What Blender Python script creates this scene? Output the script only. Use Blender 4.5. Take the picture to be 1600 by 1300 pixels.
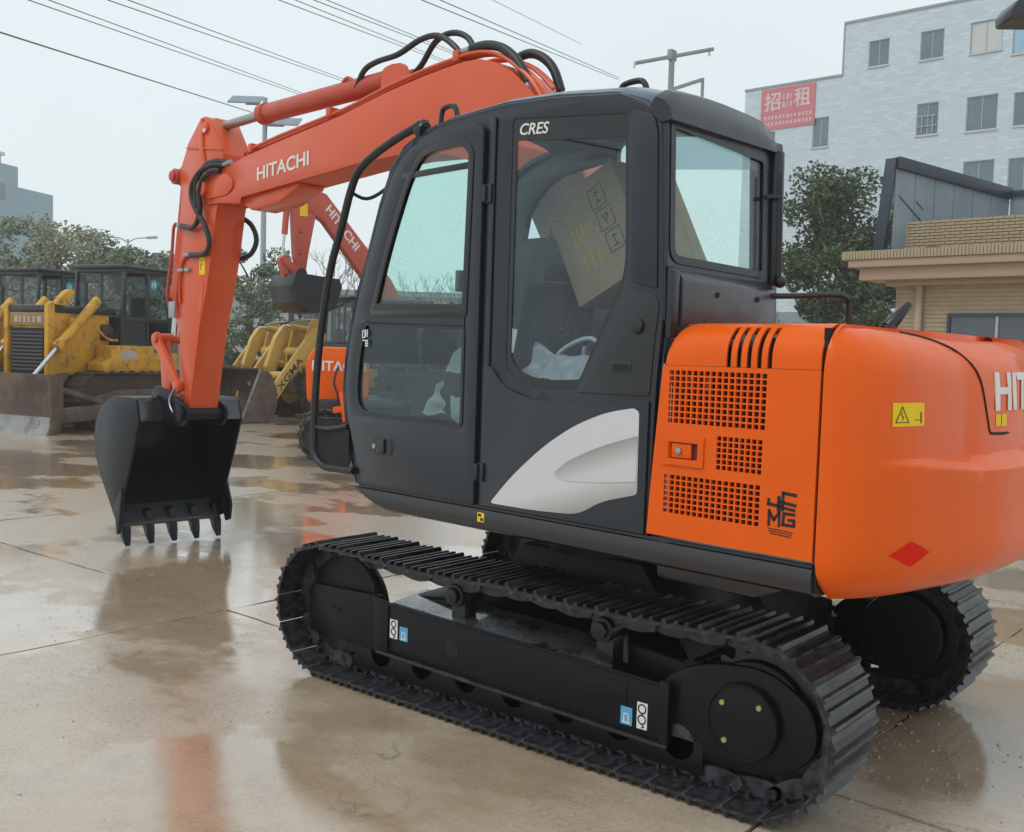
import bpy, bmesh, math, random
from mathutils import Vector, Matrix, noise
R = math.radians
PI = math.pi
scene = bpy.context.scene
for o in list(bpy.data.objects): bpy.data.objects.remove(o)

# ------------------------------------------------------------------ camera, sky, sun, exposure
CAMLOC = Vector((-3.3786, 5.3179, 2.0225)); YAW, PITCH, ROLL = -.8873, -.0593, .0312
cam_d = bpy.data.cameras.new('camera'); cam = bpy.data.objects.new('camera', cam_d)
scene.collection.objects.link(cam); scene.camera = cam
_f = Vector((math.cos(YAW)*math.cos(PITCH), math.sin(YAW)*math.cos(PITCH), math.sin(PITCH)))
_r = Vector((math.sin(YAW), -math.cos(YAW), 0)); _u = _r.cross(_f)
_r2 = _r*math.cos(ROLL)+_u*math.sin(ROLL); _u2 = -_r*math.sin(ROLL)+_u*math.cos(ROLL)
cam.matrix_world = Matrix(((_r2.x,_u2.x,-_f.x,CAMLOC.x),(_r2.y,_u2.y,-_f.y,CAMLOC.y),(_r2.z,_u2.z,-_f.z,CAMLOC.z),(0,0,0,1)))
cam_d.sensor_fit = 'HORIZONTAL'; cam_d.sensor_width = 36.0; cam_d.lens = 36.0*1600/1600
cam_d.clip_start = .1; cam_d.clip_end = 3000

SUN_EL, SUN_AZ = R(52), R(70)
world = bpy.data.worlds.new('World'); scene.world = world; world.use_nodes = True
wn, wl = world.node_tree.nodes, world.node_tree.links
wn.clear()
wo = wn.new('ShaderNodeOutputWorld'); bg = wn.new('ShaderNodeBackground')
sky = wn.new('ShaderNodeTexSky'); sky.sky_type = 'NISHITA'; sky.sun_disc = False
sky.sun_elevation = SUN_EL; sky.sun_rotation = PI/2-SUN_AZ; sky.air_density = 1.5; sky.dust_density = 6
# thick cloud: the clear sky barely shows through an even grey white deck
tcn = wn.new('ShaderNodeTexCoord'); nz = wn.new('ShaderNodeTexNoise'); nz.inputs['Scale'].default_value = 1.6
nz.inputs['Detail'].default_value = 5; nz.inputs['Roughness'].default_value = .55
ramp = wn.new('ShaderNodeValToRGB'); ramp.color_ramp.elements[0].position = .3; ramp.color_ramp.elements[1].position = .72
ramp.color_ramp.elements[0].color = (7.3, 8.3, 8.7, 1); ramp.color_ramp.elements[1].color = (8.5, 9.5, 9.9, 1)
mx = wn.new('ShaderNodeMix'); mx.data_type = 'RGBA'; mx.inputs[0].default_value = .93
wl.new(tcn.outputs['Generated'], nz.inputs['Vector']); wl.new(nz.outputs['Fac'], ramp.inputs['Fac'])
wl.new(sky.outputs[0], mx.inputs[6]); wl.new(ramp.outputs[0], mx.inputs[7])
wl.new(mx.outputs[2], bg.inputs['Color']); bg.inputs['Strength'].default_value = .101
wl.new(bg.outputs[0], wo.inputs['Surface'])
sd = bpy.data.lights.new('sun', 'SUN'); sd.energy = .9; sd.angle = R(25); sd.color = (1, .97, .93)
sun = bpy.data.objects.new('sun', sd); scene.collection.objects.link(sun)
sun.rotation_euler = Vector((-math.cos(SUN_EL)*math.cos(SUN_AZ), -math.cos(SUN_EL)*math.sin(SUN_AZ), -math.sin(SUN_EL))).to_track_quat('-Z', 'Y').to_euler()
vs = scene.view_settings; vs.view_transform = 'Standard'; vs.look = 'None'; vs.exposure = .03; vs.gamma = 1; vs.use_curve_mapping = False
scene.render.engine = 'CYCLES'
scene.cycles.max_bounces = 8; scene.cycles.transparent_max_bounces = 24; scene.cycles.glossy_bounces = 4
scene.cycles.diffuse_bounces = 3; scene.cycles.caustics_reflective = False; scene.cycles.caustics_refractive = False

# ------------------------------------------------------------------ materials
def nodes(name):
    m = bpy.data.materials.new(name); m.use_nodes = True
    n, l = m.node_tree.nodes, m.node_tree.links; n.clear()
    out = n.new('ShaderNodeOutputMaterial'); b = n.new('ShaderNodeBsdfPrincipled')
    l.new(b.outputs[0], out.inputs['Surface'])
    return m, n, l, b, out
def noise_n(n, l, scale, detail=4, rough=.6, space='Object', vecscale=None, off=None):
    tc = n.new('ShaderNodeTexCoord'); t = n.new('ShaderNodeTexNoise')
    t.inputs['Scale'].default_value = scale; t.inputs['Detail'].default_value = detail; t.inputs['Roughness'].default_value = rough
    if space == 'World':
        g = n.new('ShaderNodeNewGeometry'); src = g.outputs['Position']
    else: src = tc.outputs['Object']
    if vecscale:
        mp = n.new('ShaderNodeMapping'); mp.inputs['Scale'].default_value = vecscale; mp.inputs['Location'].default_value = off or (0,0,0); l.new(src, mp.inputs[0]); src = mp.outputs[0]
    l.new(src, t.inputs['Vector']); return t.outputs['Fac']
def rampn(n, l, fac, p0, p1, c0=(0,0,0,1), c1=(1,1,1,1)):
    r = n.new('ShaderNodeValToRGB'); e = r.color_ramp.elements
    e[0].position, e[1].position = p0, p1; e[0].color, e[1].color = c0, c1
    l.new(fac, r.inputs['Fac']); return r.outputs['Color']
def mixc(n, l, fac, a, b, mode='MIX'):
    m = n.new('ShaderNodeMix'); m.data_type = 'RGBA'; m.blend_type = mode
    for s, v in ((m.inputs[0], fac), (m.inputs[6], a), (m.inputs[7], b)):
        if hasattr(v, 'is_output'): l.new(v, s)
        elif isinstance(v, (int, float)): s.default_value = v
        else: s.default_value = (*v[:3], 1)
    return m.outputs[2]
def pm(name, col, rough=.4, metal=0., var=.12, scale=4., bump=0., bscale=60., coat=0., dirt=None, dirt_amt=.4, dscale=2.5, drops=False, coatr=.12, spec=.5):
    m, n, l, b, out = nodes(name)
    f = noise_n(n, l, scale)
    c2 = tuple(max(0, c*(1-var*1.6)) for c in col); c1 = tuple(min(1, c*(1+var)) for c in col)
    c = mixc(n, l, f, c2, c1)
    if dirt:
        d = noise_n(n, l, dscale, 7, .7)
        dm = rampn(n, l, d, .62-dirt_amt*.35, .72-dirt_amt*.2)
        c = mixc(n, l, dm, c, dirt)
        rr = mixc(n, l, dm, (rough,)*3, (min(1, rough+.3),)*3); l.new(rr, b.inputs['Roughness'])
    else:
        f2 = noise_n(n, l, scale*3, 3)
        rr = mixc(n, l, f2, (rough*.7,)*3, (min(1, rough*1.35),)*3); l.new(rr, b.inputs['Roughness'])
    l.new(c, b.inputs['Base Color']); b.inputs['Metallic'].default_value = metal
    b.inputs['Specular IOR Level'].default_value = spec; b.inputs['Coat Weight'].default_value = coat; b.inputs['Coat Roughness'].default_value = coatr
    if bump or drops:
        bn = n.new('ShaderNodeBump'); bn.inputs['Distance'].default_value = .01
        if drops:
            v = n.new('ShaderNodeTexVoronoi'); v.inputs['Scale'].default_value = 90
            tc = n.new('ShaderNodeTexCoord'); l.new(tc.outputs['Object'], v.inputs['Vector'])
            dr = rampn(n, l, v.outputs['Distance'], .12, .4, (1,1,1,1), (0,0,0,1))
            l.new(dr, bn.inputs['Height']); bn.inputs['Strength'].default_value = .22 if drops is True else drops
        else:
            l.new(noise_n(n, l, bscale, 5), bn.inputs['Height']); bn.inputs['Strength'].default_value = bump
        l.new(bn.outputs[0], b.inputs['Normal'])
        if drops: l.new(bn.outputs[0], b.inputs['Coat Normal'])
    return m
def glass(name, tint, spec=.08, drops=0.0, dscale=55, refl_rough=.02):
    m, n, l, b, out = nodes(name); n.remove(b)
    tr = n.new('ShaderNodeBsdfTransparent'); tr.inputs[0].default_value = (*tint, 1)
    gl = n.new('ShaderNodeBsdfGlossy'); gl.inputs['Roughness'].default_value = refl_rough; gl.inputs[0].default_value = (.95, .97, 1, 1)
    fr = n.new('ShaderNodeFresnel'); gg = n.new('ShaderNodeNewGeometry'); mr = n.new('ShaderNodeMapRange')
    mr.inputs[3].default_value = 1.42; mr.inputs[4].default_value = 1/1.42; l.new(gg.outputs['Backfacing'], mr.inputs[0]); l.new(mr.outputs[0], fr.inputs['IOR'])
    mx1 = n.new('ShaderNodeMixShader'); l.new(fr.outputs[0], mx1.inputs[0]); l.new(tr.outputs[0], mx1.inputs[1]); l.new(gl.outputs[0], mx1.inputs[2])
    res = mx1.outputs[0]
    if drops:
        tc = n.new('ShaderNodeTexCoord'); v = n.new('ShaderNodeTexVoronoi'); v.inputs['Scale'].default_value = dscale
        l.new(tc.outputs['Object'], v.inputs['Vector'])
        d = rampn(n, l, v.outputs['Distance'], .16, .26, (1,1,1,1), (0,0,0,1))
        big = noise_n(n, l, 3.2, 4); bm_ = rampn(n, l, big, .45, .62)
        k = mixc(n, l, 1.0, d, bm_, 'MULTIPLY'); k = mixc(n, l, 1.0, k, (drops,)*3, 'MULTIPLY')
        df = n.new('ShaderNodeBsdfDiffuse'); df.inputs[0].default_value = (.55, .62, .64, 1)
        m2 = n.new('ShaderNodeMixShader'); l.new(k, m2.inputs[0]); l.new(res, m2.inputs[1]); l.new(df.outputs[0], m2.inputs[2]); res = m2.outputs[0]
    l.new(res, out.inputs['Surface'])
    return m
ORANGE = (.82, .114, .001)
M = {}
M['orange'] = pm('orange_paint', ORANGE, .38, var=.07, scale=3, coat=.3, coatr=.05, spec=.12, drops=.06)
M['red_orange'] = pm('boom_paint', (.70, .095, .024), .38, var=.1, scale=2, coat=.35, coatr=.15, spec=.35)
M['old_red'] = pm('faded_red_orange_paint', (.52, .075, .04), .5, var=.12, scale=3, coat=.15)
M['cab'] = pm('charcoal_cab_paint', (.015, .019, .028), .33, var=.14, scale=3, coat=.35, coatr=.09, spec=.35)
M['cab_light'] = pm('wet_blue_cast_charcoal', (.045, .075, .125), .3, var=.15, scale=6, coat=.5, coatr=.2, drops=True)  # charcoal paint with the blue cast of the light put into its colour
M['cab_wet'] = pm('rain_beaded_grey_panel', (.045, .048, .058), .3, var=.2, scale=6, coat=.5, coatr=.15, drops=True)
M['reflection_tint'] = glass('ceiling_reflection_tint', (.40, .48, .53))
M['deck'] = pm('dark_grey_rail_paint', (.026, .024, .028), .38, var=.1, coat=.15)
M['black'] = pm('wet_black_paint', (.004, .0045, .007), .42, spec=.22, var=.25, scale=6, coat=.06, coatr=.3, bump=.15, bscale=30)
M['track'] = pm('black_track_steel', (.008, .008, .011), .36, spec=.4, var=.3, scale=8, coat=.12, coatr=.25, bump=.2, bscale=25, dirt=(.06, .055, .05), dirt_amt=.25, dscale=9)
def wear(m, col, lo, hi, amt=.8):
    n, l = m.node_tree.nodes, m.node_tree.links; b = next(x for x in n if x.type == 'BSDF_PRINCIPLED'); g = n.new('ShaderNodeNewGeometry')
    src = b.inputs['Base Color'].links[0].from_socket; k = mixc(n, l, 1.0, rampn(n, l, g.outputs['Pointiness'], lo, hi), rampn(n, l, noise_n(n, l, 14, 4), .4, .6), 'MULTIPLY')
    k = mixc(n, l, 1.0, k, (amt,)*3, 'MULTIPLY'); l.new(mixc(n, l, k, src, col), b.inputs['Base Color'])
wear(M['track'], (.16,.16,.18), .56, .66, .5)
M['bucket'] = pm('bucket_black_paint', (.005, .006, .011), .38, var=.25, scale=5, coat=.05, coatr=.3, spec=.3)
M['rubber'] = pm('black_rubber', (.016, .017, .02), .42, var=.2)
M['trim'] = pm('black_trim', (.01, .011, .013), .3, var=.1, coat=.2)
M['void'] = pm('dark_interior', (.006, .006, .007), .7, var=.2)
M['interior'] = pm('cab_interior_plastic', (.03, .033, .038), .6, var=.2)
M['seat'] = pm('grey_seat_fabric', (.05, .055, .06), .85, var=.25, bump=.3, bscale=150)
M['chrome'] = pm('bright_steel', (.62, .64, .66), .18, metal=1., var=.05)
M['steel'] = pm('dull_steel', (.42, .42, .42), .38, metal=.85, var=.2)
M['white'] = pm('white_print', (.78, .78, .76), .45, var=.03)
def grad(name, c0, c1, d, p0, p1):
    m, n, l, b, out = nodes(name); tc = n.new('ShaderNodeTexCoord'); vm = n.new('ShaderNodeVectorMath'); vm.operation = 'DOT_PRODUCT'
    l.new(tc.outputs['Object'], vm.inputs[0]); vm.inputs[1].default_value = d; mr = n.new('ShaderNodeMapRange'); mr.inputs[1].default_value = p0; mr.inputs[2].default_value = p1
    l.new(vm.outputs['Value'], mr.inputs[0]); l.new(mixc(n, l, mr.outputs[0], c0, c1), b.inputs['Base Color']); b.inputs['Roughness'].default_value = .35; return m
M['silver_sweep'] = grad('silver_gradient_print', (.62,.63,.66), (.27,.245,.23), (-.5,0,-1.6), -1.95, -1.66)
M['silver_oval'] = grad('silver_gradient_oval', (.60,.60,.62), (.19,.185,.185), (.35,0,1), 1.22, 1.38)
M['silver'] = pm('silver_print', (.52, .52, .55), .38, var=.06, scale=1.2, coat=.2)
M['silver_dark'] = pm('dull_silver_print', (.27, .26, .27), .4, var=.15, scale=2)
M['silver_mid'] = pm('mid_silver_print', (.36, .34, .34), .4, var=.1, scale=2)
M['yellow_label'] = pm('yellow_label', (.88, .6, .01), .5, var=.05, spec=.2)
M['red_label'] = pm('red_reflector', (.72, .016, .004), .5, var=.05, spec=.1)
M['blue_label'] = pm('blue_label', (.1, .38, .62), .4, var=.05)
M['print_black'] = pm('black_print', (.012, .011, .012), .5, var=.1)
M['faded_print'] = pm('faded_print', (.07, .045, .02), .6, var=.2)
M['yellow_bolt'] = pm('yellow_bolt', (.42, .42, .12), .45, metal=.4)
M['card'] = pm('cardboard', (.42, .31, .19), .85, var=.12, scale=5, bump=.2, bscale=120)
M['card_print'] = pm('cardboard_print', (.07, .05, .035), .8)
M['card_yellow'] = pm('cardboard_yellow_print', (.55, .38, .05), .8)
M['film'] = pm('white_plastic_film', (.72, .76, .75), .35, var=.2, scale=8, coat=.3)
M['glass'] = glass('green_tinted_cab_glass', (.90, .97, .95), drops=.45, dscale=75)
M['glass_front'] = glass('strong_green_windscreen_glass', (.84, .965, .94), drops=.2, dscale=75)
M['glass_dark'] = glass('smoked_side_glass', (.84, .90, .93), drops=.32, dscale=95)
M['glass_rear'] = glass('rear_cab_glass', (.92, .98, .965), drops=.25, dscale=95)
M['glass_lower'] = glass('lower_door_glass', (.82, .90, .91), drops=.2)
M['cat_yellow'] = pm('machine_yellow', (.68, .34, .02), .45, var=.2, scale=2, dirt=(.20, .12, .06), dirt_amt=.32, dscale=3.5)
M['cat_yellow2'] = pm('loader_yellow', (.68, .42, .09), .5, var=.12, scale=2, dirt=(.40, .25, .10), dirt_amt=.2, dscale=3.5)
M['mud_steel'] = pm('muddy_brown_steel', (.085, .055, .045), .6, var=.3, scale=3, bump=.4, bscale=12, dirt=(.16, .12, .09), dirt_amt=.5, dscale=1.6)
M['mud'] = pm('brown_mud', (.06, .04, .03), .75, var=.4, scale=3, bump=.7, bscale=8)
M['blade_worn'] = pm('worn_blade_steel', (.3, .3, .3), .35, metal=.5, var=.3, scale=3, dirt=(.13, .1, .08), dirt_amt=.35)
M['dozer_cab'] = pm('blue_black_cab_paint', (.022, .028, .034), .4, var=.2, coat=.2)
M['dozer_glass'] = glass('dozer_cab_glass', (.80, .86, .86), refl_rough=.06)
M['tyre'] = pm('tyre_rubber', (.02, .019, .018), .8, var=.3, dirt=(.1, .075, .055), dirt_amt=.4)
M['grille'] = pm('grille_grey', (.07, .07, .075), .5)
M['galv'] = pm('galvanised_pole', (.38, .42, .44), .5, metal=.2, var=.1)
M['panel'] = pm('solar_panel_back', (.2, .25, .28), .4, var=.15)
M['wire'] = pm('power_wire', (.15, .16, .17), .6)
M['concrete_pole'] = pm('concrete_pole', (.27, .31, .31), .8, var=.1)
M['hazy_wall'] = pm('blue_haze_wall', (.24, .36, .45), .8, var=.08, scale=.2)  # distance haze is put into this wall colour
M['white_wall'] = pm('white_rendered_wall', (.55, .58, .57), .8, var=.12, scale=.6)
M['grey_wall'] = pm('grey_roof_sheet', (.3, .33, .35), .7, var=.12, scale=.6)
M['win_glass'] = pm('grey_window_glass', (.12, .19, .24), .14, var=.35, scale=.4, coat=.4)
M['win_dark'] = pm('dark_window_glass', (.07, .09, .11), .12, var=.3, scale=1.2, coat=.4)
M['win_frame'] = pm('pale_window_frame', (.36, .42, .45), .5)
M['win_blue'] = pm('blue_window_film', (.3, .5, .68), .35, var=.2, scale=3)
M['banner'] = pm('red_banner', (.58, .17, .20), .6, var=.12, scale=1.2)
M['banner_text'] = pm('pale_banner_text', (.66, .55, .6), .6, var=.1)
M['beige'] = pm('beige_render', (.42, .31, .22), .75, var=.1, scale=1.2, bump=.1, bscale=40)
M['beige_brick'] = pm('beige_brick', (.42, .34, .22), .8, var=.25, scale=3.5, bump=.2, bscale=50)
M['mortar'] = pm('dark_mortar', (.17, .13, .1), .9, var=.2)
M['blue_frame'] = pm('navy_sign_frame', (.02, .035, .06), .4, var=.1, coat=.2)
M['perforated'] = pm('weathered_sign_back', (.24, .30, .35), .65, var=.2, scale=2)
M['leaf_dark'] = pm('dark_evergreen_leaf', (.085, .135, .062), .55, var=.5, scale=1.3)
M['leaf_mid'] = pm('hazy_green_leaf', (.20, .26, .18), .6, var=.4, scale=1.1)  # leaf colour lightened to carry the haze of distance
M['leaf_pale'] = pm('hazy_olive_leaf', (.32, .35, .24), .6, var=.4, scale=1.1)  # pale leaf, lightened further for distance haze
M['bark'] = pm('grey_bark', (.12, .1, .085), .85, var=.3, bump=.4, bscale=20)
M['twig'] = pm('brown_twig', (.15, .12, .1), .85, var=.3)

def white_brick():
    m, n, l, b, out = nodes('white_glazed_brick')
    tc = n.new('ShaderNodeTexCoord'); mp = n.new('ShaderNodeMapping'); mp.inputs['Rotation'].default_value = (R(90), 0, 0)
    l.new(tc.outputs['Object'], mp.inputs[0])
    br = n.new('ShaderNodeTexBrick'); br.inputs['Scale'].default_value = 1.0
    br.inputs['Brick Width'].default_value = .62; br.inputs['Row Height'].default_value = .21; br.inputs['Mortar Size'].default_value = .022
    br.inputs['Color1'].default_value = (.56, .67, .76, 1); br.inputs['Color2'].default_value = (.45, .55, .63, 1); br.inputs['Mortar'].default_value = (.43, .52, .58, 1)
    l.new(mp.outputs[0], br.inputs['Vector'])
    f = noise_n(n, l, .35, 6, .6); c = mixc(n, l, f, br.outputs['Color'], (.58, .65, .69))
    c = mixc(n, l, .45, br.outputs['Color'], c); l.new(c, b.inputs['Base Color']); b.inputs['Roughness'].default_value = .6
    return m
M['white_brick'] = white_brick()

PUD = (7.3, 1.1, 0)
def ground_mat(name, seedoff=0, tint=1.):
    m, n, l, b, out = nodes(name)
    big = noise_n(n, l, .55, 5, .55, 'World'); mid = noise_n(n, l, 2.3, 6, .65, 'World'); fine = noise_n(n, l, 38, 6, .75, 'World')
    c = mixc(n, l, rampn(n, l, big, .35, .65), (.48*tint, .345*tint, .23*tint), (.60*tint, .49*tint, .37*tint))
    c = mixc(n, l, rampn(n, l, mid, .42, .66), c, (.36*tint, .25*tint, .155*tint))
    c = mixc(n, l, rampn(n, l, fine, .35, .7), c, (.60*tint, .50*tint, .39*tint))
    v = n.new('ShaderNodeTexVoronoi'); v.inputs['Scale'].default_value = 16
    g = n.new('ShaderNodeNewGeometry'); l.new(g.outputs['Position'], v.inputs['Vector'])
    sp = rampn(n, l, v.outputs['Distance'], .05, .13, (1,1,1,1), (0,0,0,1))
    sp = mixc(n, l, 1.0, sp, rampn(n, l, noise_n(n, l, 1.4, 4, .6, 'World'), .5, .62), 'MULTIPLY')
    c = mixc(n, l, sp, c, (.70, .65, .57))
    # hairline cracks and dark grit
    wv = n.new('ShaderNodeVectorMath'); wv.operation = 'MULTIPLY_ADD'; nc = n.new('ShaderNodeTexNoise'); nc.inputs['Scale'].default_value = 1.6; nc.inputs['Detail'].default_value = 6
    l.new(g.outputs['Position'], nc.inputs['Vector']); l.new(nc.outputs['Color'], wv.inputs[0]); wv.inputs[1].default_value = (1.1,1.1,0); l.new(g.outputs['Position'], wv.inputs[2])
    vc = n.new('ShaderNodeTexVoronoi'); vc.feature = 'DISTANCE_TO_EDGE'; vc.inputs['Scale'].default_value = .27; l.new(wv.outputs[0], vc.inputs['Vector'])
    ck = rampn(n, l, vc.outputs['Distance'], .0001, .0010, (1,1,1,1), (0,0,0,1))
    c = mixc(n, l, mixc(n, l, 1.0, ck, rampn(n, l, noise_n(n, l, .8, 3, .6, 'World'), .5, .66), 'MULTIPLY'), c, (.27, .20, .15))
    gr = rampn(n, l, noise_n(n, l, 70, 4, .8, 'World'), .60, .70); c = mixc(n, l, gr, c, (.17, .125, .085))
    gr2 = rampn(n, l, noise_n(n, l, 55, 4, .8, 'World', (1,1,1), (4,9,0)), .62, .72); c = mixc(n, l, gr2, c, (.72, .64, .52))
    # standing water: where the slab is lowest, flooded smooth; elsewhere only damp
    w1 = noise_n(n, l, .3, 6, .58, 'World', (1.0, 1.35, 1), PUD); wb = mixc(n, l, .10, w1, fine); w = rampn(n, l, wb, .492, .522)
    dark = mixc(n, l, 1.0, c, (.86, .80, .74), 'MULTIPLY'); c = mixc(n, l, w, c, dark)
    l.new(c, b.inputs['Base Color'])
    rough = mixc(n, l, fine, (.16,)*3, (.42,)*3); rough = mixc(n, l, w, rough, (.07,)*3)
    l.new(rough, b.inputs['Roughness'])
    b.inputs['IOR'].default_value = 1.5
    b.inputs['Coat Weight'].default_value = 1.0; b.inputs['Coat IOR'].default_value = 1.56
    cr = mixc(n, l, mid, (.09,)*3, (.34,)*3); cr = mixc(n, l, w, cr, mixc(n, l, rampn(n, l, mid, .4, .7), (.015,)*3, (.10,)*3)); l.new(cr, b.inputs['Coat Roughness'])
    bn = n.new('ShaderNodeBump'); bn.inputs['Distance'].default_value = .02
    h = mixc(n, l, .5, mid, fine); hs = mixc(n, l, w, (.22,)*3, (.045,)*3)
    l.new(h, bn.inputs['Height']); l.new(hs, bn.inputs['Strength'])
    l.new(bn.outputs[0], b.inputs['Normal']); l.new(bn.outputs[0], b.inputs['Coat Normal'])
    return m
M['ground'] = ground_mat('wet_concrete')
M['joint'] = pm('joint_dirt', (.05, .04, .032), .6, var=.4, scale=20, bump=.5, bscale=40)

# ------------------------------------------------------------------ mesh helpers
COL = scene.collection
class MB:
    def __init__(s): s.bm = bmesh.new()
    def _add(s, verts, faces):
        vs_ = [s.bm.verts.new(v) for v in verts]
        for f in faces:
            try: s.bm.faces.new([vs_[i] for i in f])
            except ValueError: pass
        return vs_
    def box(s, lo, hi, M_=None):
        (x0,y0,z0),(x1,y1,z1) = lo, hi
        v = [Vector(p) for p in ((x0,y0,z0),(x1,y0,z0),(x1,y1,z0),(x0,y1,z0),(x0,y0,z1),(x1,y0,z1),(x1,y1,z1),(x0,y1,z1))]
        if M_ is not None: v = [M_ @ p for p in v]
        s._add(v, ((0,3,2,1),(4,5,6,7),(0,1,5,4),(1,2,6,5),(2,3,7,6),(3,0,4,7))); return s
    def bar(s, a, b, w, h, up=(0,0,1)):
        a, b = Vector(a), Vector(b); d = (b-a).normalized(); up = Vector(up)
        sd_ = d.cross(up)
        if sd_.length < 1e-4: sd_ = d.cross(Vector((1,0,0)))
        sd_.normalize(); u = sd_.cross(d); v = []
        for p in (a, b):
            for i, j in ((-1,-1),(1,-1),(1,1),(-1,1)): v.append(p+sd_*w/2*i+u*h/2*j)
        s._add(v, ((0,3,2,1),(4,5,6,7),(0,1,5,4),(1,2,6,5),(2,3,7,6),(3,0,4,7))); return s
    def prism(s, pts, lo, hi, ax='y'):
        # 2-D outline extruded along ax; for 'y' the outline is (x,z), 'x' -> (y,z), 'z' -> (x,y)
        def mp(p, c): return {'y': (p[0], c, p[1]), 'x': (c, p[0], p[1]), 'z': (p[0], p[1], c)}[ax]
        n = len(pts); v = [mp(p, lo) for p in pts]+[mp(p, hi) for p in pts]
        f = [tuple(range(n)), tuple(range(2*n-1, n-1, -1))]+[(i, i+n, (i+1)%n+n, (i+1)%n) for i in range(n)]
        s._add(v, f); return s
    def cyl(s, a, b, r, r2=None, seg=20, cap=True):
        a, b = Vector(a), Vector(b); r2 = r if r2 is None else r2; d = (b-a).normalized()
        q = d.to_track_quat('Z', 'Y'); v = []
        for p, rr in ((a, r), (b, r2)):
            for i in range(seg): t = 2*PI*i/seg; v.append(p+q@Vector((rr*math.cos(t), rr*math.sin(t), 0)))
        f = [(i, (i+1)%seg, (i+1)%seg+seg, i+seg) for i in range(seg)]
        if cap: f += [tuple(range(seg-1, -1, -1)), tuple(range(seg, 2*seg))]
        s._add(v, f); return s
    def tube(s, pts, r, seg=10, smooth=4):
        P = [Vector(p) for p in pts]
        if smooth > 1 and len(P) > 2:
            Q = []
            for i in range(len(P)-1):
                p0 = P[max(i-1,0)]; p1 = P[i]; p2 = P[i+1]; p3 = P[min(i+2, len(P)-1)]
                for k in range(smooth):
                    t = k/smooth
                    Q.append(.5*((2*p1)+(p2-p0)*t+(2*p0-5*p1+4*p2-p3)*t*t+(-p0+3*p1-3*p2+p3)*t**3))
            Q.append(P[-1]); P = Q
        rad = r if callable(r) else (lambda t: r)
        rings = []; up = None
        for i, p in enumerate(P):
            d = (P[min(i+1, len(P)-1)]-P[max(i-1, 0)]).normalized()
            if up is None: up = d.orthogonal().normalized()
            up = (up-d*up.dot(d)); up = up.normalized() if up.length > 1e-5 else d.orthogonal().normalized()
            sd_ = d.cross(up); rr = rad(i/(len(P)-1))
            rings.append([p+(up*math.cos(2*PI*k/seg)+sd_*math.sin(2*PI*k/seg))*rr for k in range(seg)])
        v = [q for rg in rings for q in rg]; f = []
        for i in range(len(rings)-1):
            for k in range(seg): f.append((i*seg+k, i*seg+(k+1)%seg, (i+1)*seg+(k+1)%seg, (i+1)*seg+k))
        f += [tuple(range(seg-1, -1, -1)), tuple(range((len(rings)-1)*seg, len(rings)*seg))]
        s._add(v, f); return s
    def loft(s, rings, cap=True, closed=True):
        n = len(rings[0]); v = [q for rg in rings for q in rg]; f = []
        for i in range(len(rings)-1):
            for k in range(n if closed else n-1): f.append((i*n+k, i*n+(k+1)%n, (i+1)*n+(k+1)%n, (i+1)*n+k))
        if cap and closed: f += [tuple(range(n-1, -1, -1)), tuple(range((len(rings)-1)*n, len(rings)*n))]
        s._add(v, f); return s
    def grid(s, fn, nu, nv, skip=None):
        v = [fn(i/nu, j/nv) for j in range(nv+1) for i in range(nu+1)]; f = []
        for j in range(nv):
            for i in range(nu):
                if skip and skip(i, j): continue
                a = j*(nu+1)+i; f.append((a, a+1, a+nu+2, a+nu+1))
        s._add(v, f); return s
    def sphere(s, c, r, seg=12, sc=(1,1,1)):
        res = bmesh.ops.create_icosphere(s.bm, subdivisions=2, radius=1)
        for v in res['verts']: v.co = Vector((v.co.x*r*sc[0]+c[0], v.co.y*r*sc[1]+c[1], v.co.z*r*sc[2]+c[2]))
        return s
    def mesh(s, fn): # add another mesh datablock through a mapping
        me, mapping = fn
        vs_ = [s.bm.verts.new(mapping(v.co)) for v in me.vertices]
        for p in me.polygons:
            try: s.bm.faces.new([vs_[i] for i in p.vertices])
            except ValueError: pass
        return s
    def thicken(s, t):
        bmesh.ops.recalc_face_normals(s.bm, faces=s.bm.faces)
        bmesh.ops.solidify(s.bm, geom=s.bm.faces[:], thickness=t); return s
    def data(s, name, mat, bevel=0, smooth=35, recalc=True, seg=2):
        if recalc: bmesh.ops.recalc_face_normals(s.bm, faces=s.bm.faces)
        if bevel:
            ed = [e for e in s.bm.edges if len(e.link_faces) == 2 and e.calc_face_angle(0) > R(30)]
            bmesh.ops.bevel(s.bm, geom=ed, offset=bevel, segments=seg, profile=.5, affect='EDGES', clamp_overlap=True)
        me = bpy.data.meshes.new(name); s.bm.to_mesh(me); s.bm.free()
        me.materials.append(M[mat] if isinstance(mat, str) else mat)
        if smooth:
            me.polygons.foreach_set('use_smooth', [True]*len(me.polygons)); me.set_sharp_from_angle(angle=R(smooth))
        return me
    def build(s, name, mat, parent=None, **k):
        up = k.pop('upper', False); me = s.data(name, mat, **k); return link(name, me, parent, up)
SWING = R(-5)
def link(name, me, parent=None, upper=False):
    o = bpy.data.objects.new(name, me); COL.objects.link(o)
    if parent: o.parent = parent
    if upper: o.rotation_euler.z = SWING
    return o
def thing(name, label, cat, loc=(0,0,0), rz=0, group=None, kind=None):
    o = bpy.data.objects.new(name, None); COL.objects.link(o); o.location = loc; o.rotation_euler = (0,0,rz)
    return tag(o, label, cat, group, kind)
def tag(o, label=None, cat=None, group=None, kind=None):
    for k, v in (('label', label), ('category', cat), ('group', group), ('kind', kind)):
        if v: o[k] = v
    return o
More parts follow.
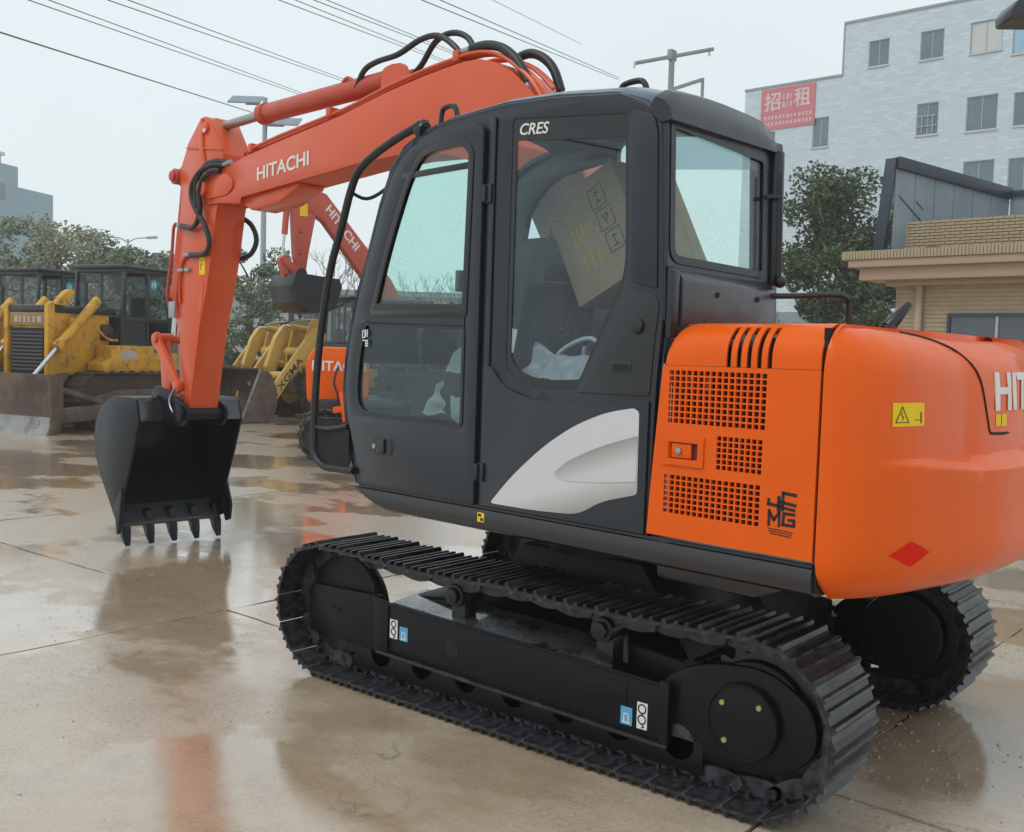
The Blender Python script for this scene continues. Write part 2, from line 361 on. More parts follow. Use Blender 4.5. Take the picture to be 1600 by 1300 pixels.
def copy_tree(o, parent=None):
    kids = [c for c in bpy.data.objects if c.parent == o]
    c = o.copy(); COL.objects.link(c); c.parent = parent
    for k in kids: copy_tree(k, c)
    return c
def rnd(pts, r, seg=5):
    out = []; n = len(pts)
    for i in range(n):
        rr = r[i] if isinstance(r, (list, tuple)) else r
        p0, p, p1 = Vector(pts[i-1]), Vector(pts[i]), Vector(pts[(i+1)%n])
        a, b = (p0-p), (p1-p); m = min(rr, a.length*.45, b.length*.45)
        if m < 1e-4: out.append(tuple(p)); continue
        A, B = p+a.normalized()*m, p+b.normalized()*m
        for k in range(seg+1):
            t = k/seg; q = A*(1-t)**2+p*2*t*(1-t)+B*t*t; out.append(tuple(q))
    return out
def inset(pts, d):
    out = []; n = len(pts); area = sum(pts[i-1][0]*pts[i][1]-pts[i][0]*pts[i-1][1] for i in range(n)); sg = 1 if area > 0 else -1
    for i in range(n):
        p0, p, p1 = Vector(pts[i-1]), Vector(pts[i]), Vector(pts[(i+1)%n])
        e0, e1 = (p-p0), (p1-p)
        if e0.length < 1e-6 or e1.length < 1e-6: continue
        n0 = Vector((-e0.y, e0.x)).normalized()*sg; n1 = Vector((-e1.y, e1.x)).normalized()*sg
        bis = (n0+n1); bis = bis.normalized() if bis.length > 1e-5 else n0
        out.append(tuple(p+bis*d/max(.5, bis.dot(n0))))
    return out
def plate_mesh(outer, holes=(), t=.02, bevel=0.):
    cu = bpy.data.curves.new('tmp', 'CURVE'); cu.dimensions = '2D'; cu.fill_mode = 'BOTH'
    for pts in [outer]+list(holes):
        sp = cu.splines.new('POLY'); sp.points.add(len(pts)-1); sp.use_cyclic_u = True
        for i, p in enumerate(pts): sp.points[i].co = (p[0], p[1], 0, 1)
    cu.extrude = t/2-bevel; cu.bevel_depth = bevel; cu.bevel_resolution = 1; cu.offset = -bevel if bevel else 0
    o = bpy.data.objects.new('tmp', cu); COL.objects.link(o)
    dg = bpy.context.evaluated_depsgraph_get(); me = bpy.data.meshes.new_from_object(o.evaluated_get(dg))
    bpy.data.objects.remove(o); bpy.data.curves.remove(cu); return me
def plate(name, mat, parent, outer, holes=(), c=0, t=.02, ax='y', bevel=.0, upper=False, smooth=35, fn=None):
    """flat plate with holes: outline in (x,z) at y=c ('y'), in (y,z) at x=c ('x') or (x,y) at z=c ('z')"""
    me = plate_mesh(outer, holes, t, bevel)
    mp = fn or {'y': lambda v: (v.x, c+v.z, v.y), 'x': lambda v: (c+v.z, v.x, v.y), 'z': lambda v: (v.x, v.y, c+v.z)}[ax]
    mb = MB(); mb.mesh((me, mp)); bmesh.ops.remove_doubles(mb.bm, verts=mb.bm.verts, dist=1e-5)
    o = mb.build(name, mat, parent, smooth=smooth, upper=upper); bpy.data.meshes.remove(me); return o
def text_mesh(body, size=1., extrude=.002, offset=0., shear=0., spacing=1.):
    cu = bpy.data.curves.new('tmp', 'FONT'); cu.body = body; cu.size = size; cu.extrude = extrude; cu.offset = offset; cu.shear = shear
    cu.space_character = spacing; cu.align_x = 'LEFT'; cu.resolution_u = 4
    o = bpy.data.objects.new('tmp', cu); COL.objects.link(o)
    dg = bpy.context.evaluated_depsgraph_get(); me = bpy.data.meshes.new_from_object(o.evaluated_get(dg))
    bpy.data.objects.remove(o); return me
def text_on(name, body, mat, parent, origin, udir, vdir, width, height, upper=False, offset=0., shear=0., spacing=1., proud=.002, fn=None):
    """lettering fitted into width x height metres; origin = lower left corner"""
    me = text_mesh(body, 1., .0015, offset, shear, spacing)
    xs = [v.co.x for v in me.vertices]; ys = [v.co.y for v in me.vertices]
    x0, x1, y0, y1 = min(xs), max(xs), min(ys), max(ys)
    O, U, V = Vector(origin), Vector(udir).normalized(), Vector(vdir).normalized(); N = U.cross(V)
    def mp(c):
        a, b_ = (c.x-x0)/(x1-x0)*width, (c.y-y0)/(y1-y0)*height
        if fn: return fn(a, b_, proud+c.z)
        return O+U*a+V*b_+N*(proud+c.z)
    mb = MB(); mb.mesh((me, mp)); o = mb.build(name, mat, parent, smooth=0, upper=upper); bpy.data.meshes.remove(me); return o
def stroke(mb, pts, w, O, U, V, t=.002, closed=False, fn=None):
    """thin printed line through 2-D points on the plane O,U,V"""
    O, U, V = Vector(O), Vector(U), Vector(V); N = U.cross(V)
    P = [Vector(p) for p in pts]+([Vector(pts[0])] if closed else [])
    for a, b in zip(P, P[1:]):
        d = (b-a)
        if d.length < 1e-6: continue
        d.normalize(); n_ = Vector((-d.y, d.x))*w/2; a2, b2 = a-d*w*.35, b+d*w*.35
        q = [a2-n_, b2-n_, b2+n_, a2+n_]
        if fn: lo = [fn(p.x, p.y, t*.2) for p in q]; hi = [fn(p.x, p.y, t) for p in q]
        else: lo = [O+U*p.x+V*p.y for p in q]; hi = [p+N*t for p in lo]
        mb._add(lo+hi, ((0,3,2,1),(4,5,6,7),(0,1,5,4),(1,2,6,5),(2,3,7,6),(3,0,4,7)))
    return mb
rng = random.Random(7)

# ================================================================== ground
gnd = link('ground', MB().box((-400,-600,-.5), (600,300,-.022)).data('ground', 'joint', smooth=0)); tag(gnd, kind='structure')
# far ground keeps the yard's surface, laid just above the sub-base outside the slabs
def slab(name, x0, x1, y0, y1, top, parent, fine=True, g=.012):
    r_ = random.Random(int(x0*13+y0*7)); pts = []
    n = 26 if fine else 1
    def j(): return (r_.random()-.5)*.016+g if fine else g
    wob = lambda t: math.sin(t*1.7+x0)*.012+math.sin(t*5.1+y0)*.006 if fine else 0
    for i in range(n): t = x0+g+(x1-x0-2*g)*i/n; pts.append((t, y0+j()+wob(t)))
    for i in range(n): t = y0+g+(y1-y0-2*g)*i/n; pts.append((x1-j()+wob(t), t))
    for i in range(n): t = x1-g-(x1-x0-2*g)*i/n; pts.append((t, y1-j()+wob(t)))
    for i in range(n): t = y1-g-(y1-y0-2*g)*i/n; pts.append((x0+j()+wob(t), t))
    return MB().prism(pts, top-.05, top, 'z').build(name, 'ground', parent, smooth=0)
GX = [-11.4, -6.4, -1.5, 3.2, 8.2, 13.2, 18.2, 23.2, 28.2, 33.2]; GY = [-24.3, -19.3, -14.3, -9.3, -4.3, .66, 5.6, 10.6]
for i in range(len(GX)-1):
    for k in range(len(GY)-1):
        slab('concrete_slab', GX[i], GX[i+1], GY[k], GY[k+1], rng.uniform(-.0015, .0), gnd)
far = MB()
for lo, hi in (((-400,-600),(600,GY[0])), ((-400,GY[-1]),(600,300)), ((-400,GY[0]),(GX[0],GY[-1])), ((GX[-1],GY[0]),(600,GY[-1]))):
    far._add([(lo[0],lo[1],-.004),(hi[0],lo[1],-.004),(hi[0],hi[1],-.004),(lo[0],hi[1],-.004)], [(0,1,2,3)])
fy = far.build('yard_surface', 'ground', gnd, smooth=0)
# crumbled edges and little stones along the joint behind the machine and near the tracks
st = MB(); r_ = random.Random(3)
def stone(x, y, s):
    q = Matrix.Rotation(r_.random()*6, 4, 'Z'); h = s*r_.uniform(.3, .6)
    pts = [(s*math.cos(a)*r_.uniform(.6, 1), s*math.sin(a)*r_.uniform(.6, 1)) for a in (0, 1.2, 2.4, 3.7, 5)]
    lo = [Vector((x+p[0], y+p[1], -.006)) for p in pts]; hi = [Vector((x+p[0]*.6, y+p[1]*.6, h)) for p in pts]
    st._add(lo+hi, [(0,1,2,3,4)[::-1], (5,6,7,8,9)]+[(i, (i+1)%5, (i+1)%5+5, i+5) for i in range(5)])
for k in range(260): stone(-1.5+r_.gauss(0, .09), .8-r_.random()**1.2*6, r_.uniform(.004, .013))
for k in range(120): stone(-1.9+r_.gauss(0, .25), r_.uniform(-.6, 1.5), r_.uniform(.004, .014))
for k in range(160): stone(r_.uniform(-2, 4), r_.uniform(1.4, 3.6), r_.uniform(.003, .009))
for k in range(150): stone(r_.uniform(2, 8), r_.uniform(-1.5, 4), r_.uniform(.003, .010))
tag(st.build('gravel', pm('pale_grit', (.42, .38, .32), .6, var=.4, scale=30), smooth=0), 'scattered pale grit and crumbled concrete on the wet yard', 'grit', kind='stuff')

# ================================================================== the excavator: undercarriage
EX = thing('excavator', 'large orange crawler excavator with charcoal cab in the foreground, bucket on the wet yard', 'excavator')
TX, TR, TZ = 1.42, .385, .425     # wheel centre offset, shoe base radius, wheel height
def track_path(n):
    """points and headings along the belt, z to shoe base plane"""
    L1 = 2*TX; arc = PI*TR; per = 2*L1+2*arc; out = []
    for i in range(n):
        s = per*i/n
        if s < L1: x, z, a = -TX+s, TZ-TR, PI       # bottom, outward = down
        elif s < L1+arc: t = (s-L1)/TR; x, z, a = TX+TR*math.sin(t), TZ-TR*math.cos(t), PI-t
        elif s < 2*L1+arc:
            u = s-L1-arc; x, z, a = TX-u, TZ+TR-.028*math.sin(PI*u/L1)*abs(math.sin(2*PI*u/L1)), 0
        else: t = (s-2*L1-arc)/TR; x, z, a = -TX-TR*math.sin(t), TZ+TR*math.cos(t), -t
        out.append((x, z, a))
    return out, per
NS = 43; path, per = track_path(NS); PIT = per/NS
def shoe_data():
    mb = MB(); hl = PIT/2+.008; w = .25
    prof = [(-hl, 0), (-hl+.02, .014), (-hl+.03, .036), (-hl+.042, .036), (-hl+.052, .014), (-.012, .014), (-.006, .032), (.008, .032), (.016, .014),
            (hl-.06, .014), (hl-.052, .03), (hl-.04, .03), (hl-.03, .014), (hl, .004), (hl, -.012), (hl-.02, -.008), (-hl+.02, -.002)]
    mb.prism(prof, -w, w, 'y')
    for sx in (-.045, .05):
        for sy in (-.075, .075): mb.cyl((sx, sy, -.03), (sx, sy, -.004), .014, seg=6)
    return mb.data('track_shoe', 'track', bevel=0, smooth=30)
shoe_me = shoe_data()
bolt_me = None
def make_track(side):
    Y = .995*side
    link_b = MB()
    for i, (x, z, a) in enumerate(path):
        T = Matrix.Translation((x, Y, z)) @ Matrix.Rotation(a, 4, 'Y')
        for sy in (-1, 1):
            link_b.prism([(-PIT/2-.01,-.085),(-PIT/2-.015,-.03),(-PIT/2,-.012),(PIT/2-.01,-.012),(PIT/2+.015,-.04),(PIT/2+.01,-.085),(.03,-.1),(-.03,-.1)], .05*sy-.014+(.012 if i%2 else -.004)*sy, .05*sy+.014+(.012 if i%2 else -.004)*sy)
            for v in link_b.bm.verts[-16:] if False else []: pass
        link_b.bm.verts.ensure_lookup_table(); n = len(link_b.bm.verts)
        for v in link_b.bm.verts[n-32:n]: v.co = T @ v.co
        p0 = T @ Vector((-PIT/2, -.075, -.055)); p1 = T @ Vector((-PIT/2, .075, -.055)); link_b.cyl(p0, p1, .022, seg=8)
    tr = link_b.build('track', 'track', EX, smooth=30)
    # sub-parts: every shoe on its own
    for i, (x, z, a) in enumerate(path):
        o = link('track_shoe', shoe_me, tr)
        o.matrix_local = Matrix.Translation((x, Y, z)) @ Matrix.Rotation(a, 4, 'Y') @ Matrix.Rotation(rng.uniform(-.012, .012), 4, 'Y') @ Matrix.Diagonal((.82 if i in (16, 18, 20) else 1, 1, 1, 1))
        if i in (NS-2, NS-1, 0):
            e = MB().box((-PIT/2+.028,-.245,.0355), (-PIT/2+.046,.235,.0385)) if i in (NS-2, NS-1, 0) else MB().box((-PIT/2-.006,.11 if side > 0 else -.26,-.034), (-PIT/2+.012,.262 if side > 0 else -.11,-.022))
            e.build('worn_edge', 'chrome', o, smooth=0) if False else None
            w_ = e.build('worn_edge', 'steel', tr, smooth=0); w_.matrix_local = o.matrix_local.copy()
    # track frame
    yo, yi = Y+.125*side, Y-.10*side
    lo, hi = sorted((yo, yi))
    fr = MB()
    fr.prism([(-.98,.19),(1.02,.235),(1.02,.52),(.9,.53),(-.98,.47)], min(yo, yo-.04*side), max(yo, yo-.04*side))
    fr.prism([(-.98,.30),(1.02,.32),(1.02,.50),(.8,.51),(-.98,.45)], min(yi, yo-.04*side), max(yi, yo-.04*side))
    frame = fr.build('track_frame', 'black', EX, bevel=.008)
    MB().box((-1.15,min(Y+.085*side,Y+.10*side),.085), (1.25,max(Y+.085*side,Y+.10*side),.24)).build('roller_shade', 'black', frame, bevel=.004)  # black sheet added for the shade around the bottom rollers
    if side > 0:
        # sloping top plate of the frame, base colour lightened to give a wet sheen
        sl = MB(); a0, a1 = yo-.03, .80
        sl._add([(-.62,a0,.478),(.93,a0,.538),(.93,a1,.575),(-.5,a1,.53),(-.62,a0,.465),(.93,a0,.523),(.93,a1,.56),(-.5,a1,.515)], ((0,1,2,3),(7,6,5,4),(0,4,5,1),(1,5,6,2),(2,6,7,3),(3,7,4,0)))
        sl.build('top_plate', pm('pale_sheen_steel', (.30, .32, .35), .16, metal=.6, var=.5, scale=10, coat=1, coatr=.06, bump=.6, bscale=40, dirt=(.02,.02,.025), dirt_amt=.45, dscale=5), frame, smooth=0)
        MB().prism([(.93,.235),(1.05,.23),(1.05,.56),(.93,.54)], yo-.005, yo+.012).build('end_rib', 'black', frame, bevel=.004)
        MB().bar((-.98,yo+.003,.475), (.95,yo+.003,.535), .012, .018).build('top_rail', 'black', frame, bevel=.003)
        MB().bar((-.98,yo+.008,.185), (1.02,yo+.008,.235), .03, .022).build('bottom_rail', 'track', frame, bevel=.006)
        MB().cyl((.42,yo-.02,.37), (.42,yo+.004,.37), .05, seg=24).build('access_hole', 'void', frame)
        MB().prism([(-.98,.17),(-.93,.17),(-.93,.50),(-.98,.50)], yo-.006, yo+.016).build('end_rib', 'black', frame, bevel=.004)
        MB().box((-.74,yo,.33), (-.46,yo+.006,.44)).build('cover_patch', 'black', frame, bevel=.003)
        # fixing labels: white with a chain link, blue with a small drawing
        def sticker(x, z, w, h, mat, mark):
            s_ = MB().box((x,yo+.001,z), (x+w,yo+.0035,z+h)).build('label', mat, frame, smooth=0)
            O, U, V = (x+w, yo+.0037, z), (-1,0,0), (0,0,1); mb = MB()
            if mark == 'link':
                for c, rr in ((.76*h, .17*h), (.36*h, .17*h)):
                    stroke(mb, [(w*.5+math.cos(t)*rr*.95, c+math.sin(t)*rr) for t in [2*PI*k/12 for k in range(12)]], .007, O, U, V, .001, True)
                stroke(mb, [(w*.5, h*.62), (w*.5, h*.5)], .006, O, U, V, .001); stroke(mb, [(w*.5, h*.18), (w*.72, h*.1), (w*.5, h*.05)], .006, O, U, V, .001)
                mb.build('print', 'print_black', s_, smooth=0)
            else:
                stroke(mb, [(w*.3, h*.2), (w*.3, h*.62), (w*.68, h*.62), (w*.68, h*.25)], .006, O, U, V, .001)
                stroke(mb, [(w*.2, h*.14), (w*.8, h*.14)], .006, O, U, V, .001)
                mb.build('print', 'white', s_, smooth=0)
            return s_
        sticker(.855, .335, .062, .112, 'white', 'link'); sticker(.77, .335, .066, .082, 'blue_label', 'box')
        sticker(-.86, .235, .058, .13, 'white', 'link'); sticker(-.775, .235, .066, .088, 'blue_label', 'box')
    # front guard box round the idler
    ga = MB().prism([(1.02,.225),(1.62,.24),(1.66,.27),(1.66,.50),(1.60,.545),(1.02,.565)], min(yo+.0, yo-.05*side), max(yo, yo-.05*side)).build('front_guard', 'black', EX, bevel=.01)
    MB().bar((1.44,yo+.004*side,.42), (1.36,yo+.004*side,.42), .02, .012).build('guard_slot', 'void', ga)
    arch = MB(); N_ = 14; ring = [(1.36+.31*math.cos(t), .44+.31*math.sin(t)) for t in [R(20)+R(150)*k/N_ for k in range(N_+1)]]
    arch.prism(ring+[(1.06,.46),(1.62,.50)], min(yo-.06*side, yo-.035*side), max(yo-.06*side, yo-.035*side))
    arch.build('idler_cover', 'black', EX, bevel=.004)
    if side > 0:
        MB().tube([(1.08,yo-.02,.55), (1.10,yo-.02,.64), (1.20,yo-.02,.73), (1.36,yo-.02,.765), (1.48,yo-.02,.75)], .012).build('cover_rim', 'black', ga)
    wheel = MB(); wheel.cyl((TX,Y-.07,TZ), (TX,Y+.07,TZ), .30, seg=36); wheel.cyl((TX,Y-.03,TZ), (TX,Y+.03,TZ), .33, seg=36)
    wheel.build('idler_wheel', 'track', EX, bevel=.01)
    # rear end: frame flange, sprocket, final drive
    sp = MB(); outl = []
    for k in range(21*4):
        t = 2*PI*k/84; outl.append((-TX+.0+math.cos(t)*(.285 if k%4 in (0,1) else .325), TZ+math.sin(t)*(.285 if k%4 in (0,1) else .325)))
    sp.prism(outl, Y-.03, Y+.03); sp.build('sprocket', 'track', EX, bevel=.004)
    dy = .02 if side > 0 else .02
    drum = MB(); drum.cyl((-TX+.03,Y-.12*side,TZ), (-TX+.03,yo-.05*side,TZ), .25, seg=40)
    dr = drum.build('final_drive', 'black', EX, bevel=.02)
    cov = MB(); cov.cyl((-1.36,yo-.03*side,.405), (-1.36,yo+.022*side,.405), .178, seg=48)
    cv = cov.build('drive_cover', 'black', EX, bevel=.012)
    rm = MB(); rm.tube([(-1.36+.168*math.cos(t), yo+.023*side, .405+.168*math.sin(t)) for t in [2*PI*k/40 for k in range(41)]], .006, seg=6, smooth=1); rm.build('cover_rim', 'black', cv)
    if side > 0:
        for dx, dz in ((.095,.075), (-.085,.09), (.077,-.095)):
            MB().cyl((-1.36+dx,yo+.02,.405+dz), (-1.36+dx,yo+.034,.405+dz), .0125, seg=10).build('bolt', 'yellow_bolt', cv)
        MB().cyl((-1.27,yo+.02,.30), (-1.27,yo+.027,.30), .014, seg=6).build('bolt', 'black', cv)
    fl = MB(); fl.prism(rnd([(-.9,.22),(-.9,.50),(-1.12,.62),(-1.45,.66),(-1.68,.52),(-1.70,.32),(-1.52,.17),(-1.2,.15)], .12), min(Y+.03*side,yo-.03*side), max(Y+.03*side,yo-.03*side))
    fl.build('drive_flange', 'black', EX, bevel=.01)
    for k in range(7):
        ro = MB(); x = -1.02+k*.34; ro.cyl((x,Y-.09,.215), (x,Y+.09,.215), .062, seg=14); ro.cyl((x,Y-.10,.215), (x,Y-.06,.215), .085, seg=14); ro.cyl((x,Y+.06,.215), (x,Y+.10,.215), .085, seg=14)
        ro.build('bottom_roller', 'track', EX)
    for x in (-.55, .45):
        MB().cyl((x,Y-.1,.66), (x,Y+.09,.66), .065, seg=18).cyl((x,Y+.09,.66), (x,Y+.12,.66), .045, seg=18).box((x-.05,Y-.05,.45), (x+.05,Y+.05,.62)).build('carrier_roller', 'track', EX, bevel=.006)
    # rock guard lugs seen under the rail
    gl = MB()
    for k in range(9):
        x = -1.15+k*.27; gl.prism(rnd([(x,.13),(x+.2,.13),(x+.2,.19),(x+.17,.215),(x+.03,.215),(x,.19)], .02), min(Y+.072*side,Y+.086*side), max(Y+.072*side,Y+.086*side))
    gl.build('rail_guard', 'track', EX, bevel=.003)
    return tr
make_track(1); make_track(-1)
cb = MB(); cb.prism([(-.75,.42),(.75,.42),(.62,.62),(.42,.90),(-.42,.90),(-.62,.62)], -.52, .52)
for sx in (-1, 1):
    for sy in (-1, 1):
        cb._add([Vector(p) for p in ((sx*.2,sy*.4,.40),(sx*.55,sy*.4,.40),(sx*.95,sy*.93,.34),(sx*.62,sy*.93,.34),(sx*.2,sy*.4,.80),(sx*.55,sy*.4,.72),(sx*.95,sy*.93,.55),(sx*.62,sy*.93,.58))], ((0,3,2,1),(4,5,6,7),(0,1,5,4),(1,2,6,5),(2,3,7,6),(3,0,4,7)))
cb.build('carbody', 'black', EX, bevel=.015)
MB().cyl((0,0,.88), (0,0,1.0), .56, seg=56).cyl((0,0,.94), (0,0,1.08), .50, seg=56).build('slewing_ring', 'track', EX, bevel=.008)

# ================================================================== the excavator: upper structure (turned 5 degrees on the undercarriage)
SIDE = 1.23
def up(mb, name, mat, parent=None, **k): return mb.build(name, mat, parent or EX, upper=(parent is None), **k)
# deck rail: rounded section along the left edge, deck floor
def rail_section(x, s=1.0, zo=0.):
    z0, z1 = 1.082+zo, 1.205
    y = SIDE+.012
    pts = [(y-.16, z0), (y-.05, z0), (y-.012, z0+.02), (y, z0+.055), (y, z1-.03), (y-.01, z1-.006), (y-.03, z1), (y-.16, z1)]
    return [Vector((x, p[0], p[1])) for p in pts]
mb = MB(); xs = [-1.872,-1.0,0,.7,.86,.95,1.03,1.10,1.14]; rings = []
for x in xs:
    t = max(0, (x-.84)/.30); rg = rail_section(x)
    z1 = 1.205
    for v in rg: v.z = z1-(z1-v.z)*(1-t**1.8*.93)
    rings.append(rg)
mb.loft(rings); rail = up(mb, 'deck_rail', 'deck', smooth=40)
MB().bar((-1.87,SIDE-.004,1.212), (1.10,SIDE-.004,1.212), .012, .012).build('rail_edge', 'cab', rail)
sq = MB().box((.005,SIDE+.012,1.135), (.055,SIDE+.0145,1.185)).build('label', 'yellow_label', rail, smooth=0)
for a_, b_ in ((.012, .036), (.028, .014)): stroke(MB_ := MB(), [(a_,b_),(a_+.012,b_)], .015, (.055,SIDE+.0147,1.135), (-1,0,0), (0,0,1), .001).build('print', 'print_black', sq, smooth=0)
fl = MB(); fl.prism([(-1.86,-1.2),(1.02,-1.2),(1.02,-.3),(1.0,1.14),(-1.86,1.14)], 1.10, 1.19, 'z'); up(fl, 'deck_floor', 'black', bevel=.01)
bl = MB(); bl.prism([(-1.55,1.0),(-1.45,.93),(-1.0,.95),(-.95,1.1),(-1.55,1.1)], -.62, .62); bl.prism([(-1.0,1.0),(.9,1.0),(.9,1.1),(-1.0,1.1)], -.6, .6)
up(bl, 'belly_plate', 'black', bevel=.012)
MB2 = MB(); MB2.box((-1.52,.7,.98), (-.96,1.04,1.1)); up(MB2, 'belly_cover', 'deck', bevel=.03)

# ---- cab shell
PROF = [(1.150,1.215),(1.205,1.37),(1.268,1.56),(1.302,1.77),(1.290,1.95),(1.258,2.12),(1.185,2.37),(1.09,2.60),(.985,2.88),(.895,3.06),(.775,3.19),(.60,3.262),(.37,3.298),(-.04,3.322),(-.40,3.306),(-.78,3.262),(-.96,3.20),(-1.035,3.10),(-1.055,2.77),(-1.085,2.25),(-1.06,1.9),(-1.045,1.215)]
YL, YR = 1.222, .262
DOOR = rnd([(.082,1.222),(1.04,1.222),(1.12,1.40),(1.195,1.60),(1.228,1.78),(1.212,1.96),(1.182,2.12),(1.112,2.36),(1.02,2.59),(.915,2.86),(.825,3.03),(.70,3.155),(.52,3.215),(.15,3.238),(.082,3.20)], [.01,.05,.1,.2,.3,.3,.3,.3,.3,.3,.2,.15,.1,.05,.03])
WIN2 = rnd([(-.100,1.93),(-.100,3.225),(-.845,3.15),(-.878,2.40),(-.59,1.868),(-.30,1.858)], [.13,.03,.03,.12,.03,.2], 6)
left = plate('cab_side', 'cab', EX, PROF, [inset(DOOR, .05), WIN2], c=YL-.022, t=.044, bevel=.006, upper=True)
# door, slightly proud of the shell, with its two window openings
DW_UP = rnd([(.990,2.235),(.182,2.222),(.158,3.095),(.235,3.158),(.56,3.145),(.69,2.99),(.86,2.62)], [.03,.03,.05,.06,.12,.1,.3])
DW_LO = rnd([(1.118,1.80),(1.105,1.70),(1.03,1.645),(.186,1.632),(.186,2.165),(1.045,2.185),(1.10,2.0)], [.1,.1,.08,.03,.02,.02,.1])
door = plate('door', 'cab', EX, DOOR, [DW_UP, DW_LO], c=YL+.008, t=.05, bevel=.007, upper=True)
# the door glass is one big dark-edged sheet: band between the two openings
plate('window_band', 'trim', door, rnd([(1.045,2.185),(1.105,2.01),(1.118,1.80),(1.135,1.8),(1.12,2.02),(1.0,2.30),(.185,2.285),(.185,2.165)], .005), c=YL+.034, t=.006)
plate('window_frame', 'trim', door, inset(DW_UP, -.012), [inset(DW_UP, .028)], c=YL+.034, t=.008, bevel=.002)
plate('window_frame', 'trim', door, inset(DW_LO, -.006), [inset(DW_LO, .014)], c=YL+.034, t=.006)
plate('window_glass', 'glass', door, inset(DW_UP, .005), c=YL+.02, t=.005, smooth=0)
plate('window_glass', 'glass_lower', door, inset(DW_LO, .003), c=YL+.022, t=.005, smooth=0)
MB().bar((.74,YL+.03,3.012), (.16,YL+.03,3.02), .012, .034).build('glazing_bar', 'trim', door, bevel=.003)
MB().bar((.70,YL+.03,2.985), (1.0,YL+.03,2.25), .008, .014).build('glazing_bar', 'trim', door, bevel=.002)
dl = MB(); O = (1.062,YL+.0375,2.085)
for a, b_ in (((0,.055),(.022,.055)),((0,.055),(0,.015)),((.022,.055),(.022,.015)),((0,.015),(.022,.015)),((.03,.06),(.03,.02)),((.046,.06),(.046,.02)),((.03,.04),(.046,.04)),((.004,-.002),(.05,-.002)),((.028,-.02),(.05,-.02)),((.028,-.035),(.05,-.035)),((.03,-.002),(.03,-.035)),((.046,-.002),(.046,-.035))):
    stroke(dl, [a, b_], .007, O, (-1,0,0), (0,0,1), .001)
dl.build('pictogram', 'white', door, smooth=0)
# handle recess, grip and lock
hx, hz = .862, 1.468
hd = MB(); hd.prism(rnd([(hx-.105,hz-.055),(hx+.10,hz-.055),(hx+.10,hz+.058),(hx-.105,hz+.058)], .055, 8), YL+.028, YL+.036); h_ = hd.build('handle', 'cab', door, bevel=.003)
MB().prism(rnd([(hx-.095,hz-.045),(hx+.09,hz-.045),(hx+.09,hz+.048),(hx-.095,hz+.048)], .045, 8), YL+.0365, YL+.0375).build('recess', 'trim', door, smooth=0)
MB().prism(rnd([(hx-.035,hz-.04),(hx+.03,hz-.042),(hx+.03,hz+.042),(hx-.035,hz+.044)], .012), YL+.038, YL+.052).build('grip', 'deck', door, bevel=.005)
MB().cyl((hx+.062,YL+.037,hz-.003), (hx+.062,YL+.045,hz-.003), .016, seg=16).build('lock', 'steel', door)
# hinge pillar strip with two hinges
hs = MB(); hs.prism(rnd([(.012,1.23),(.062,1.23),(.062,3.225),(.04,3.26),(.012,3.25)], .02), YL+.001, YL+.014); up(hs, 'hinge_strip', 'cab', bevel=.006)
for z in (1.40, 2.86): up(MB().cyl((.066,YL+.03,z-.045), (.066,YL+.03,z+.045), .013, seg=12).box((.02,YL+.01,z-.05), (.06,YL+.026,z+.05)), 'hinge', 'trim', bevel=.003)
up(MB().box((.0635,YL-.02,1.222), (.0805,YL-.002,3.2)), 'door_gap', 'void', smooth=0)
# fixed side window behind the door
sw = plate('side_window', 'glass_dark', EX, inset(WIN2, -.004), c=YL-.012, t=.005, upper=True, smooth=0)
plate('dark_border', 'trim', sw, inset(WIN2, -.002), [rnd([(-.128,1.97),(-.128,3.115),(-.83,3.045),(-.858,2.42),(-.60,1.915),(-.33,1.90)], [.12,.01,.01,.1,.02,.18], 6)], c=YL-.007, t=.004)
text_on('lettering', 'CRES', 'white', sw, (-.150,YL-.004,3.138), (-1,0,-.07), (0,0,1), .20, .058, offset=.012, shear=.22)
plate('rear_quarter_panel', 'trim', EX, rnd([(-.595,1.852),(-1.03,1.852),(-1.045,2.10),(-1.068,2.30),(-.896,2.36)], [.01,.02,.05,.05,.04]), c=YL+.001, t=.012, bevel=.004, upper=True)
cap = up(MB().cyl((-.952,YL-.01,2.175), (-.952,YL+.028,2.175), .036, seg=24), 'door_stop', 'rubber', bevel=.008)
up(MB().prism(rnd([(-.80,1.955),(-.92,1.955),(-.925,2.005),(-.80,2.01)], .018), YL+.004, YL+.012), 'latch_recess', 'cab', bevel=.003)
up(MB().prism(rnd([(-.815,1.965),(-.908,1.965),(-.912,1.995),(-.815,1.998)], .012), YL+.0122, YL+.0135), 'latch_slot', 'void', smooth=0)
# rear pillar rounded post
rp = MB(); rp.prism(rnd([(-.90,2.38),(-.862,3.17),(-1.0,3.12),(-1.022,3.05),(-1.05,2.34)], [.02,.03,.05,.05,.02]), YL-.004, YL+.012); up(rp, 'rear_pillar', 'cab', bevel=.01)
